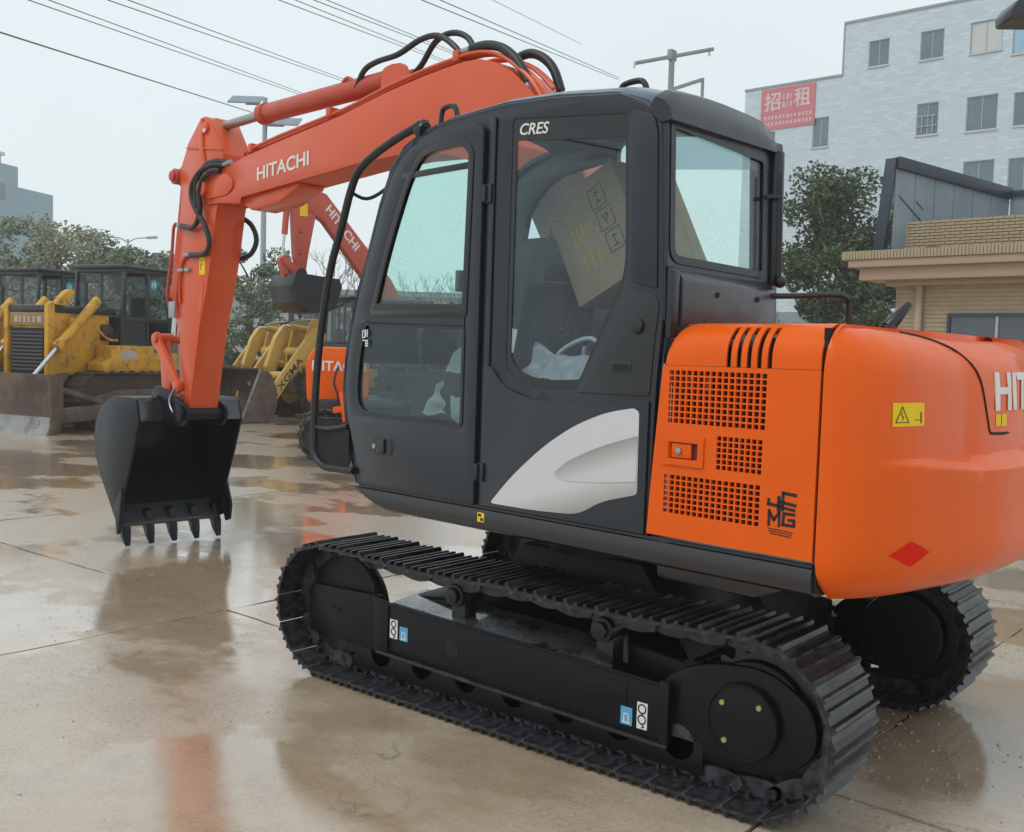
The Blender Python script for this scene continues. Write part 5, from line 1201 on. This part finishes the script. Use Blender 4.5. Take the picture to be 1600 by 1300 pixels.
lh = R(84); LA = Vector((19.9, -15.3)); lv, ll = Vector((math.cos(lh), math.sin(lh))), Vector((math.cos(lh+PI/2), math.sin(lh+PI/2)))
loader('yellow wheel loader with black letters on its slanting lift arm, nearest the mirror bar', (LA.x, LA.y, 0), lh)
LB = LA-ll*3.3-lv*1.2
loader('yellow wheel loader half hidden behind the other loader and its brown bucket', (LB.x, LB.y, 0), lh)

def small_excavator(name, label, loc, rz, boom, arm, bucket_at, panel=True, sc=1., body=True, oldred='old_red'):
    t = thing(name, label, 'excavator', loc, rz, None); t.scale = (sc, sc, sc*1.15)
    for y in (-.95, .95): belt(t, 'track', 1.55, -1.55, y-.25, y+.25, 0, .72, 'track', 34, .035)
    for y in (-.95, .95): MB().prism(rnd([(-1.1,.15),(1.1,.15),(1.1,.5),(-1.1,.5)], .08), y-.18, y+.18).build('track_frame', 'black', t, bevel=.02)
    MB().cyl((0,0,.6), (0,0,.85), .45, seg=24).box((-.6,-.7,.3), (.6,.7,.6)).build('carbody', 'black', t, bevel=.02)
    MB().prism([(-1.35,.85),(1.0,.85),(1.0,.97),(-1.35,.97)], -1.1, 1.1).build('deck', 'deck', t, bevel=.02)
    hb = MB().prism(rnd([(-1.42,.90),(-.30,.97),(-.30,1.72),(-.5,1.80),(-1.30,1.80),(-1.46,1.55)], .12), -1.08, 1.08).build('house', 'orange', t, bevel=.06)
    if panel: text_on('lettering', 'HITACHI', 'white', hb, (-1.34,-1.085,1.42), (1,0,0), (0,0,1), .96, .16, offset=.02)
    cab_box(t, .02, 1.0, .15, 1.08, .97, 1.5, 2.55)
    if boom:
        b_ = MB().prism(boom, -.14, .14).build('boom', oldred, t, bevel=.01)
        tip = boom[0]
        return t, b_
    return t, None
# excavator with raised boom, its house hidden behind the big machine's cab
e2 = R(72)
BO = [(3.40,4.55),(3.28,4.72),(3.05,4.72),(2.60,4.40),(1.45,3.15),(.60,1.75),(.25,1.25),(.12,1.35),(.15,1.6),(.55,2.9),(1.0,3.65),(2.7,4.75+.25),(3.05,5.02),(3.38,4.92)]
BO = [(3.42,4.50),(3.0,4.28),(1.95,3.2),(.95,1.9),(.45,1.1),(.12,1.05),(.05,1.3),(.45,2.2),(1.15,3.15),(2.1,4.05),(2.95,4.86),(3.2,4.92),(3.42,4.80)]
t2, b2 = small_excavator('excavator', 'older excavator with raised faded orange boom and black bucket hanging behind the cab bars', (17.7, -16.5, 0), e2, BO, None, None, sc=1.12)
text_on('lettering', 'HITACHI', 'white', b2, (2.98,.142,4.52), (-.70,0,-.71), (-.71,0,.70), 1.15, .20, offset=.02)
a2 = MB().prism(rnd([(3.10,4.95),(3.40,5.0),(3.72,4.85),(3.80,4.5),(3.72,3.5),(3.60,3.15),(3.44,3.15),(3.37,3.6),(3.20,4.4)], .06), -.12, .12).build('arm', oldm := 'old_red', t2, bevel=.01)
MB().box((3.42,.122,4.35), (3.62,.126,4.62)).build('warning_label', 'yellow_label', a2)
for z in (3.55, 4.0): mb = MB(); stroke(mb, [(0,.08),(0,0),(.08,0)], .02, (3.62,.122,z), (-1,0,0), (0,0,1), .002); mb.build('mark', 'print_black', a2, smooth=0)
c2 = MB().cyl((3.88,0,4.85), (3.95,0,3.95), .075, seg=16).build('bucket_cylinder', 'old_red', t2); MB().cyl((3.95,0,4.0), (4.02,0,3.28), .035).build('rod', 'chrome', c2)
MB().prism(rnd([(4.10,3.02),(3.98,3.10),(3.58,2.80),(3.55,2.62),(3.68,2.60)], .04), -.15, .15).prism(rnd([(4.10,3.0),(3.98,3.02),(3.70,2.35),(3.76,2.20),(3.86,2.24)], .04), -.12, .12).build('linkage', 'old_red', t2, bevel=.01).location.z = .42
bu = MB(); pr_ = [(3.95,2.70),(4.02,2.45),(3.90,2.10),(3.60,1.92),(3.20,1.90),(2.95,2.0)]
bu.prism(pr_+[(2.96,2.05),(3.22,1.95),(3.58,1.97),(3.86,2.14),(3.96,2.45),(3.90,2.68)], -.8, .8); b3 = bu.build('bucket', 'bucket', t2, bevel=.004); b3.location.z = .42
for y in (-.82, .80): MB().prism([(3.95,2.70)]+pr_[1:]+[(2.78,2.45),(2.85,2.62)], y, y+.02).build('side_plate', 'bucket', b3)
for k in range(5): MB().bar((2.98,-.72+.36*k,2.0), (2.70,-.72+.36*k,2.12), .06, .05).build('tooth', 'bucket', b3)
MB().prism(rnd([(3.45,2.80),(3.60,2.85),(3.80,2.62),(3.6,2.5),(3.4,2.6)], .05), -.2, .2).build('bucket_ear', 'bucket', b3)
# excavator seen from its tail, only panel, tracks and a red ram visible
t3, _ = small_excavator('excavator', 'low orange excavator whose white lettered side panel shows behind the mirror bar', (11.21, -8.55, 0), R(-130), None, None, None, sc=1.0)
c3 = MB().cyl((-.62,-1.15,2.35), (-.55,-1.15,1.45), .05, seg=12).build('ram', 'old_red', t3); MB().cyl((-.56,-1.15,1.5), (-.50,-1.2,1.0), .03).build('rod', 'orange', c3)
MB().tube([(-.86,-1.14,1.5), (-.94,-1.17,1.25), (-.86,-1.17,1.0), (-.90,-1.2,.8)], .018).build('hose', 'rubber', t3)
MB().bar((-.80,-1.2,1.1), (-.72,-1.22,.62), .09, .09).bar((-.95,-1.2,.80), (-.68,-1.2,.84), .1, .1).build('lower_link', 'orange', t3, bevel=.01)

# ================================================================== buildings
def window_in(parent, x0, x1, z0, z1, y, mat='win_glass', frame='win_frame', bars=1, depth=.12, hb=0):
    """window on a facade facing +y; x0 > x1 runs to the right in the photo"""
    a, b_ = min(x0, x1), max(x0, x1)
    f = MB(); t = .05
    f.box((a,y-depth,z0), (b_,y-depth+.05,z0+t)).box((a,y-depth,z1-t), (b_,y-depth+.05,z1)).box((a,y-depth,z0+t), (a+t,y-depth+.05,z1-t)).box((b_-t,y-depth,z0+t), (b_,y-depth+.05,z1-t))
    for k in range(bars): xx = a+(b_-a)*(k+1)/(bars+1); f.box((xx-.02,y-depth+.002,z0+t), (xx+.02,y-depth+.048,z1-t))
    if hb: zz = z0+(z1-z0)*.62; f.box((a+t,y-depth+.004,zz-.02), (b_-t,y-depth+.046,zz+.02))
    w = f.build('window', frame, parent)
    MB().box((a+t*.5,y-depth-.02,z0+t*.5), (b_-t*.5,y-depth+.01,z1-t*.5)).build('pane', mat, w)
    MB().box((a-.06,y-.03,z0-.07), (b_+.06,y+.05,z0-.003)).build('sill', frame, w)
    return w
# big white brick block; facade runs along the camera's right, facing +y
BY = -59.35
big = thing('building', 'large white brick factory building with stepped roof line and red banner on its wall', 'building', (29.65, BY, 0), R(180-2.1))
# local frame: +x runs to the right in the photo, facade is y=0, solid behind it (positive y is away from camera)
def bigl(pts): return pts
WINS = [(1.3,2.35,16.2,17.5,'b'),(5.0,6.1,16.1,18.0,''),(1.4,2.35,11.8,14.2,'b'),(4.95,6.1,11.8,14.2,''),(1.5,2.35,7.4,9.8,'b'),(4.9,6.1,7.4,9.8,''),
 (8.5,9.8,20.7,22.3,''),(11.7,13.1,20.6,22.3,''),(14.6,16.4,20.5,22.3,'w'),(16.95,18.3,20.1,21.9,'l'),
 (11.7,13.0,16.1,18.0,'f'),(14.6,16.35,16.0,18.0,''),(17.2,18.9,16.0,17.9,''),(11.7,13.0,12.2,14.2,''),(14.6,16.35,11.8,14.25,''),(17.1,18.8,11.8,14.2,''),
 (8.4,9.6,12.0,14.2,''),(8.4,9.6,7.5,9.8,''),(11.7,13.0,7.5,9.8,''),(14.6,16.3,7.5,9.8,'')]
WINS = [w for w in WINS if not (w[0] == 8.4)]
outl = [(0,0),(26,0),(26,23.65),(6.9,23.65),(6.9,20.42),(0,20.42)]
hl_ = [[(a,z0),(b_,z0),(b_,z1),(a,z1)] for a, b_, z0, z1, k in WINS]
me = plate_mesh(outl, hl_, .4, 0); mb = MB(); mb.mesh((me, lambda v: (v.x, .2+v.z, v.y))); mb.build('facade', 'white_brick', big, smooth=0)
MB().box((0,.4,0), (6.9,14,20.40)).box((6.9,.4,0), (26,14,23.6)).build('block', 'white_wall', big, smooth=0)
MB().box((-.05,-.06,20.42), (6.88,.5,20.56)).box((6.84,-.06,23.65), (26.05,.5,23.80)).box((6.82,-.05,20.56), (6.90,.45,23.65)).build('coping', 'grey_wall', big, smooth=0)
for a, b_, z0, z1, k in WINS:
    f = MB(); t = .06
    f.box((a,.06,z0), (b_,.12,z0+t)).box((a,.06,z1-t), (b_,.12,z1)).box((a,.06,z0+t), (a+t,.12,z1-t)).box((b_-t,.06,z0+t), (b_,.12,z1-t))
    f.box(((a+b_)/2-.025,.07,z0+t), ((a+b_)/2+.025,.11,z1-t))
    w = f.build('window', 'win_frame', big, smooth=0)
    MB().box((a+.02,.095,z0+.02), (b_-.02,.16,z1-.02)).build('pane', {'w':'white_wall','l':'win_blue'}.get(k, 'win_glass'), w, smooth=0)
    MB().box((a-.05,-.08,z0-.09), (b_+.05,.05,z0-.004)).build('sill', 'white_wall', w, smooth=0)
    if k == 'b':
        for j in range(3): MB().box((a+.15+.28*j,.03,z0+.1), (a+.30+.28*j,.055,z0+(z1-z0)*(.45+.12*(j%2)))).build('blue_film', 'win_blue', w, smooth=0)
    if k == 'f': MB().box((a+.1,-.0,z0+.5), (b_-.1,.05,z0+.56)).box((a+.3,-.0,z0+.1), (a+.36,.05,z0+1.1)).box((b_-.36,-.0,z0+.1), (b_-.30,.05,z0+1.1)).box((a+.1,0,z0+1.1), (b_-.1,.05,z0+1.16)).build('guard_rail', 'galv', w, smooth=0)
# banner: two big characters and small rows of print
bn = MB().box((1.25,-.06,17.62), (5.1,-.02,20.30)).build('banner', 'banner', big, smooth=0)
def ch(body, x, z, w, h): text_on('lettering', body, 'banner_text', bn, (x,-.061,z), (1,0,0), (0,0,1), w, h, offset=.012)
ch('\u62db', 1.50, 18.86, 1.15, 1.20); ch('\u79df', 3.62, 18.92, 1.15, 1.20)
pr = MB(); r_ = random.Random(4)
for row, (z, h, xa, xb) in enumerate(((19.5,.42,2.8,3.5),(18.98,.42,2.8,3.5),(18.30,.26,1.5,4.9),(17.88,.26,1.5,4.9))):
    x = xa
    while x < xb-.12:
        w = min(.20, xb-x)
        for q in range(3): pr.box((x,-.064,z+h*q/3), (x+w*r_.uniform(.6,1),-.061,z+h*q/3+h*.16))
        for q in range(2): xx = x+w*r_.uniform(.1,.7); pr.box((xx,-.0652,z), (xx+.035,-.0642,z+h*.9))
        x += .27
tag(pr.build('small_print', 'banner_text', bn, smooth=0), kind='stuff')

# small beige office with deep cornice
off = thing('building', 'small beige brick office with projecting cornice and a navy sign frame on its roof', 'building', (6.34, -19.28, 0), R(180-4.2))
XE = 11.0
MB().box((1.0,.0+.78,0), (XE,7,4.05)).build('wall_core', 'beige', off, smooth=0)
# wall in horizontal siding-like courses
wl_ = MB(); z = 0.
while z < 4.0:
    wins = [(2.35,5.9)]
    def seg_(a, b_): wl_.box((a,.765,z+.012), (b_,.79,z+.088))
    if .9 < z < 3.26: seg_(1.0, 2.28); seg_(6.0, XE)
    else: seg_(1.0, XE)
    z += .10
tag(wl_.build('wall_courses', 'beige_brick', off, smooth=0), kind='stuff')
w = MB(); 
w.box((2.28,.70,3.24), (5.95,.84,3.32)).box((2.28,.70,1.0), (2.35,.84,3.24)).box((5.9,.70,1.0), (5.97,.84,3.24)).box((2.28,.66,.93), (5.97,.84,1.0))
wf = w.build('window', 'blue_frame', off, smooth=0)
for a in (2.36, 3.42, 4.5, 5.2): MB().box((a,.742,1.0), (a+1.02 if a < 5 else 5.9,.76,3.24)).build('pane', 'win_dark', wf, smooth=0)
for a in (3.40, 4.47): MB().box((a-.03,.70,1.0), (a+.03,.741,3.24)).build('mullion', 'win_frame', wf, smooth=0)
MB().cyl((1.62,.66,0), (1.62,.66,4.0), .085, seg=16).build('downpipe', 'beige', off, bevel=.01)
co = MB(); co.box((.35,.10,4.10), (XE,1.2,4.40)); co.box((.85,.45,3.98), (XE,1.2,4.10)); co.build('cornice', 'beige', off, bevel=.01)
MB().box((.12,-.05,4.40), (XE,1.4,4.58)).build('cornice', 'beige', off, bevel=.01)
# soldier course of upright bricks round the edge
sb = MB().box((0,0,0), (.066,.10,.20)).data('brick', 'beige_brick', smooth=0, bevel=.004, seg=1)
for k in range(78):
    o = link('brick', sb, off); o.location = (.02+k*.078, -.10+rng.uniform(-.004,.004), 4.585)
for k in range(12):
    o = link('brick', sb, off); o.location = (.02, .02+k*.078, 4.585); o.rotation_euler.z = R(90)
MB().box((.05,-.06,4.58), (XE,1.4,4.77)).build('bed_mortar', 'mortar', off, smooth=0)
# parapet of laid bricks
MB().box((1.0,.60,4.77), (XE,1.0,5.50)).build('parapet_core', 'mortar', off, smooth=0)
pb = MB().box((0,0,0), (.225,.06,.058)).data('brick', 'beige_brick', smooth=0, bevel=.004, seg=1)
for r2 in range(10):
    for k in range(17):
        o = link('brick', pb, off); o.location = (1.0+(.118 if r2%2 else 0)+k*.236, .55+rng.uniform(-.005,.005), 4.778+r2*.0725)
MB().prism(rnd([(-.19,0),(.19,0),(.17,.05),(0,.07),(-.17,.05)], .02), -.08, .08).build('drain_stone', pm('brown_stone', (.18,.09,.05), .8), off).location = (2.05, .25, 4.79)
# roof sign frame
sf = thing('sign_frame', 'empty navy box frame of a rooftop sign standing on the beige office', 'sign frame', (6.34, -19.28, 0), R(180-4.2))
MB().prism([(.66,4.79),(.92,4.79),(1.12,6.96),(.86,6.96)], .10, .26).build('post', 'blue_frame', sf, bevel=.01)
MB().box((.95,.18,4.79), (1.08,3.8,4.86)).build('base_rail', 'blue_frame', sf)
ft = Vector((1.06,.2,6.86)); bk2 = Vector((2.55,3.6,6.45))
MB().bar(ft, bk2, .26, .28).build('top_rail', 'blue_frame', sf, bevel=.01)
MB().bar(bk2, (9.5,3.6,6.45), .16, .16).build('top_rail', 'blue_frame', sf, bevel=.01)
MB()._add and None
pn = MB()
for k in range(6):
    a = ft.lerp(bk2, k/6+.003); b_ = ft.lerp(bk2, (k+1)/6-.003); q = [Vector((a.x,a.y,4.8)), Vector((b_.x,b_.y,4.8)), b_-Vector((0,0,.12)), a-Vector((0,0,.12))]
    n_ = Vector((.03,-.02,0)); pn = MB(); pn._add([p for p in q]+[p+n_ for p in q], ((0,1,2,3),(7,6,5,4),(0,4,5,1),(1,5,6,2),(2,6,7,3),(3,7,4,0))); pn.build('panel', 'perforated', sf, smooth=0)
for k in range(5): MB().box((2.6+1.4*k,3.6,4.8), (3.97+1.4*k,3.66,6.36)).build('panel', 'perforated', sf, smooth=0)
for k in (.30, .62, .92):
    a = ft.lerp(bk2, k); MB().bar((a.x-.04,a.y-.10,4.8), (a.x-.04,a.y-.10,a.z-.1), .05, .05).build('stay', 'blue_frame', sf)
MB().bar((1.12,.30,6.1), (1.8,1.8,4.85), .045, .045).build('brace', 'blue_frame', sf); MB().bar((1.35,.8,6.0), (1.9,2.2,4.85), .04, .04).build('brace', 'blue_frame', sf)

# hazy blue-grey block far left
bl3 = thing('building', 'distant hazy blue grey block with a rooftop tank at the left photo edge', 'building', (127.5, -58.0, 0), R(-65))
MB().box((-22,0,0), (-3.2,16,23.4)).box((-3.2,.3,0), (3.6,16,21.0)).build('block', 'hazy_wall', bl3, smooth=0)
MB().box((-8.2,3,23.4), (-2.6,8,25.0)).box((-9,2.6,25.0), (-2.4,8.4,25.4)).build('roof_tank', 'white_wall', bl3, smooth=0)
for r2 in range(5):
    for k in range(4): MB().box((-20+4.2*k,-.06,3+4*r2), (-18+4.2*k,.05,5+4*r2)).build('window', 'win_glass', bl3, smooth=0)

# low white sheds behind the loaders
sh_ = thing('shed', 'long low white shed with dark posts behind the yellow loaders', 'shed', (34.0, -27.0, 0), R(39.2))
MB().box((-6,-12,0), (-.0,16,4.6)).build('wall_core', 'white_wall', sh_, smooth=0)
sh_.rotation_euler.z = R(-50.8+180)
for k in range(15): MB().box((-.0,-12+2*k-.12,0), (.14,-12+2*k+.12,4.6)).build('post', 'blue_frame', sh_, smooth=0)
MB().box((-6.3,-12.3,4.6), (.4,16.3,4.85)).build('roof', 'grey_wall', sh_, smooth=0)
sh2 = thing('shed', 'grey flat roofed shed seen low between the cab and the round evergreen tree', 'shed', (17.0, -34.0, 0), R(180))
MB().box((-4,0,0), (7.2,5,3.6)).build('wall', 'white_wall', sh2, smooth=0); MB().box((-4.2,-.3,3.6), (7.4,5.2,4.1)).build('roof', 'grey_wall', sh2, smooth=0)
for k in range(4): MB().box((-3+2.4*k,-.05,1.0), (-1.6+2.4*k,.03,2.4)).build('window', 'win_dark', sh2, smooth=0)

# ================================================================== trees
def tree(label, loc, h, cr, leaf='leaf_mid', n=5200, ls=.16, trunk_h=None, seed=1, group=None, name='tree', shape=1.0, clumps=26, lowest=.3):
    r_ = random.Random(seed); t = thing(name, label, 'tree', loc, r_.random()*6, group)
    tb_ = MB(); cent = []
    tb_.tube([(0,0,-.05), (.05,.03,h*.2), (-.03,.06,h*.45), (.04,0,h*.85)], lambda q: .13*h/6*(1-q*.8), seg=8, smooth=3)
    for k in range(clumps):
        zf = lowest+(1-lowest)*((k+.5)/clumps); rad = cr*math.sqrt(max(.05, 1-abs((zf-(.5+lowest/2.2))/(.62))**2.0))*shape
        a = r_.random()*2*PI; d = rad*r_.uniform(.35, .95); c = Vector((math.cos(a)*d, math.sin(a)*d, h*zf*r_.uniform(.93, 1.02)))
        cent.append((c, cr*r_.uniform(.22, .40)))
        if k%2 == 0:
            s0 = Vector((0,0,max(h*.2, c.z-d*1.1))); m_ = s0.lerp(c, .5)+Vector((0,0,.1*d))
            tb_.tube([s0, m_, c], lambda q: .05*h/6*(1-q*.85), seg=5, smooth=3)
    tb_.build('trunk', 'bark', t)
    V, F = [], []
    for i in range(n):
        c, rr = cent[r_.randrange(len(cent))]
        while True:
            p = Vector((r_.uniform(-1,1), r_.uniform(-1,1), r_.uniform(-1,1)))
            if .25 < p.length < 1: break
        p = c+Vector((p.x, p.y, p.z*.72))*rr
        d1 = Vector((r_.gauss(0,1), r_.gauss(0,1), r_.gauss(0,.6))).normalized(); d2 = d1.cross(Vector((r_.gauss(0,1), r_.gauss(0,1), r_.gauss(0,1)))).normalized()
        s = ls*r_.uniform(.6, 1.3); k = len(V)
        V += [p-d1*s*.5, p+d2*s*.28, p+d1*s*.5, p-d2*s*.28]; F.append((k, k+1, k+2, k+3))
    me = bpy.data.meshes.new('crown'); me.from_pydata(V, [], F); me.materials.append(M[leaf])
    link('crown', me, t)
    return t
def bare_tree(label, loc, h, spread, seed, group=None):
    r_ = random.Random(seed); t = thing('bare_tree', label, 'tree', loc, 0, group); mb = MB()
    def grow(p, d, L_, r0, lev):
        q = p+d*L_; mb.tube([p, p.lerp(q, .5)+Vector((r_.gauss(0,.03), r_.gauss(0,.03), 0))*L_, q], lambda u: r0*(1-.4*u), seg=4, smooth=1)
        if lev == 0: return
        for _ in range(3 if lev > 1 else 3):
            nd = (d+Vector((r_.gauss(0,.42), r_.gauss(0,.42), abs(r_.gauss(0,.15))))*spread).normalized(); grow(q, nd, L_*r_.uniform(.6,.8), r0*.6, lev-1)
    grow(Vector((0,0,-.05)), Vector((0,0,1)), h*.27, .07*h/6, 5)
    mb.build('branches', 'twig', t, smooth=0); return t
tree('dense dark evergreen tree between the white factory and the beige office', (9.75,-28.4,0), 8.3, 2.2, 'leaf_dark', 27000, .17, seed=11, clumps=84, lowest=.26)
tree('lower dark evergreen tree leaning in at the corner of the beige office', (8.2,-27.2,0), 5.6, 1.9, 'leaf_dark', 10000, .16, seed=12, clumps=26, lowest=.2)
G1 = 'trees beyond the row of bulldozers'
for i, (px_, loc, h, cr, lf, sd_) in enumerate(((90,(41,-17.1,0),7.5,2.6,'leaf_pale',21),(20,(43,-14.6,0),6.6,2.9,'leaf_mid',22),(140,(44,-20.5,0),6.4,2.4,'leaf_pale',23),
      (215,(40,-20.3,0),6.5,2.2,'leaf_mid',24),(250,(40,-22.0,0),6.2,2.2,'leaf_mid',25),(185,(44,-22,0),5.6,2.2,'leaf_mid',26))):
    labs = ['pale olive tree, the tallest, against the distant blue block', 'grey green tree at the left photo edge behind the bulldozer cabs', 'thin pale tree to the right of the tall olive one',
      'grey green round tree left of the orange dipper arm', 'bushy tree top touching the orange dipper arm on its left', 'low bushy tree in the gap under the twin headed street lamp']
    tree(labs[i], loc, h, cr, lf, 9500, .19, seed=sd_, group=G1, clumps=36)
tree('small bright speckled evergreen right of the orange dipper arm above the loaders', (26.3,-16.6,0), 5.5, 1.55, 'leaf_mid', 7500, .14, seed=31, clumps=26, lowest=.25)
tree('small round tree hidden mostly by the raised black bucket', (27.0,-20.5,0), 4.6, 1.3, 'leaf_mid', 4000, .14, seed=32, clumps=16, lowest=.25)
bare_tree('leafless tree standing between the two booms', (24.2,-18.8,0), 6.6, 1.0, 5)
bare_tree('leafless tree seen through the cab door glass', (21.0,-21.5,0), 6.2, 1.1, 9)
bare_tree('leafless bush to the left of the street lamp', (42,-19,0), 6.8, 1.0, 10)
bare_tree('leafless sapling beside the shed near the cab corner', (12.6,-29.5,0), 5.2, .8, 14)

# ================================================================== poles, lamps and wires
sl = thing('solar_street_lamp', 'tall street lamp with two grey solar panels behind the orange boom tip', 'street lamp', (29.85,-19.75,0))
MB().cyl((0,0,0), (.05,0,11.7), .13, .09, seg=14).build('pole', 'galv', sl)
for sgn, z in ((1, 11.55), (-1, 10.75)):
    c = Vector((-.1,0,z)); rx = Vector((-.775,-.632,0)); 
    a = Vector((.05,0,z-.1)); MB().bar(a, a+rx*.75*(-sgn), .06, .06).build('panel_arm', 'galv', sl)
    cc = a+rx*(-sgn)*.75+Vector((0,0,.1)); fwd = Vector((.632,-.775,0)); tl = Vector((0,0,.42))
    q = [cc-rx*.62+fwd*.4+tl*.6, cc+rx*.62+fwd*.4+tl*.6, cc+rx*.62-fwd*.4-tl*.4, cc-rx*.62-fwd*.4-tl*.4]
    mb = MB(); mb._add(q+[p+Vector((0,0,.05)) for p in q], ((0,3,2,1),(4,5,6,7),(0,1,5,4),(1,2,6,5),(2,3,7,6),(3,0,4,7))); mb.build('solar_panel', 'panel', sl, smooth=0)
for (nm, loc, lab) in (('a', (52.4,-27.1,0), 'distant twin headed street lamp above the trees left of the dipper arm'),):
    s2 = thing('street_lamp', lab, 'street lamp', loc); MB().cyl((0,0,0), (0,0,8.1), .09, .06, seg=10).build('pole', 'galv', s2)
    rx = Vector((-.775,-.632,0))
    for sg in (-1, 1): MB().tube([(0,0,7.9), Vector((0,0,8.15))+rx*.5*sg, Vector((0,0,8.2))+rx*1.2*sg], .04, seg=6).build('arm', 'galv', s2); MB().bar(Vector((0,0,8.2))+rx*1.1*sg, Vector((0,0,8.25))+rx*1.7*sg, .3, .12).build('lamp_head', 'galv', s2)
mast = thing('pole', 'thin metal mast standing left of the solar street lamp', 'pole', (30.6,-18.3,0)); 
MB().cyl((0,0,0), (0,0,7.2), .05, .035, seg=8).build('shaft', 'galv', mast)
up_ = thing('utility_pole', 'pale utility pole with a tilted cross arm rising behind the cab roof', 'utility pole', (17.87,-29.97,0))
MB().cyl((0,0,0), (0,0,14.1), .16, .11, seg=14).build('pole', 'concrete_pole', up_)
MB().bar((1.10,.93,13.55), (-1.25,-1.03,14.2), .13, .13).bar((0,0,13.7), (0,0,14.1), .4, .2).build('cross_arm', 'concrete_pole', up_, bevel=.02)
MB().bar((.05,.05,12.55), (-.99,-.73,13.0), .12, .12).bar((-.99,-.73,13.05), (-.99,-.73,11.6), .09, .09).build('side_bracket', 'concrete_pole', up_)
for k, q in enumerate((-.95, .95)): MB().cyl((-1.17*q,-1.0*q,13.87+.3*q), (-1.17*q,-1.0*q,13.65+.3*q), .05, seg=8).build('insulator', 'white', up_)
WIRES = [((11.19,-1.23,6.21),(35.18,-22.22,12.5),.013,0,'single dark power line, the lowest one at the upper left'),
 ((10.81,-1.57,6.67),(32.82,-24.19,13.11),.008,.05,'pair of thin cables, second from the bottom at the upper left'),
 ((9.96,-2.26,6.7),(31.33,-25.45,13.73),.008,.05,'pair of thin cables running to the boom hoses, third from the bottom'),
 ((9.82,-5.02,7.45),(28.12,-28.14,14.76),.008,.05,'pair of thin cables ending just left of the boom crest'),
 ((9.43,-5.34,7.47),(27.26,-28.85,14.88),.008,.04,'pair of thin cables passing right over the boom crest'),
 ((8.08,-6.45,7.52),(22.87,-32.4,14.58),.009,.06,'pair of thin cables falling toward the cab roof'),
 ((10.02,-10.14,8.93),(21.0,-27.45,14.44),.006,0,'very faint thin wire near the top middle of the sky')]
for a, b_, r0, gap, lab in WIRES:
    a, b_ = Vector(a), Vector(b_); d = b_-a; a2 = a-d*.6; b2_ = b_+d*.35; t = thing('power_line', lab, 'power line', tuple(a2), group='power lines overhead')
    for g in ((-1, 1) if gap else (0,)):
        pts = []
        for k in range(25):
            u = k/24; p = a2.lerp(b2_, u)-a2; p.z += gap*g*1.0*(1-.1*u); pts.append(p)
        MB().tube(pts, lambda q: r0*(.62+1.2*q), seg=5, smooth=1).build('cable', 'wire', t)
# grey lamp head hanging into the top right corner
lc = thing('lamp_head', 'dark grey floodlight housing in the top right corner of the photo', 'floodlight', (-1.02,-4.70,5.10), R(39))
MB().prism(rnd([(-.62,0),(.26,-.02),(.27,.06),(.2,.16),(-.62,.22)], .03), -.16, .16).build('housing', 'deck', lc, bevel=.01)
MB().cyl((-.55,0,.1), (-1.3,0,.25), .035, seg=10).build('arm', 'deck', lc)
lp_ = MB().cyl((-1.3,0,-5.05), (-1.3,0,.5), .07, seg=12).build('pole', 'deck', lc)

# ================================================================== damp air
hz = MB().box((-40,-140,-1.5), (170,60,32)).data('haze', 'white', smooth=0); hz.materials.clear()
hm = bpy.data.materials.new('haze'); hm.use_nodes = True; hn = hm.node_tree.nodes; hn.clear()
ho = hn.new('ShaderNodeOutputMaterial'); hv = hn.new('ShaderNodeVolumePrincipled'); hv.inputs['Color'].default_value = (1, 1, 1, 1); hv.inputs['Density'].default_value = .0012
hm.node_tree.links.new(hv.outputs[0], ho.inputs['Volume']); hz.materials.append(hm)
tag(link('haze', hz), kind='stuff')
scene.cycles.volume_bounces = 2
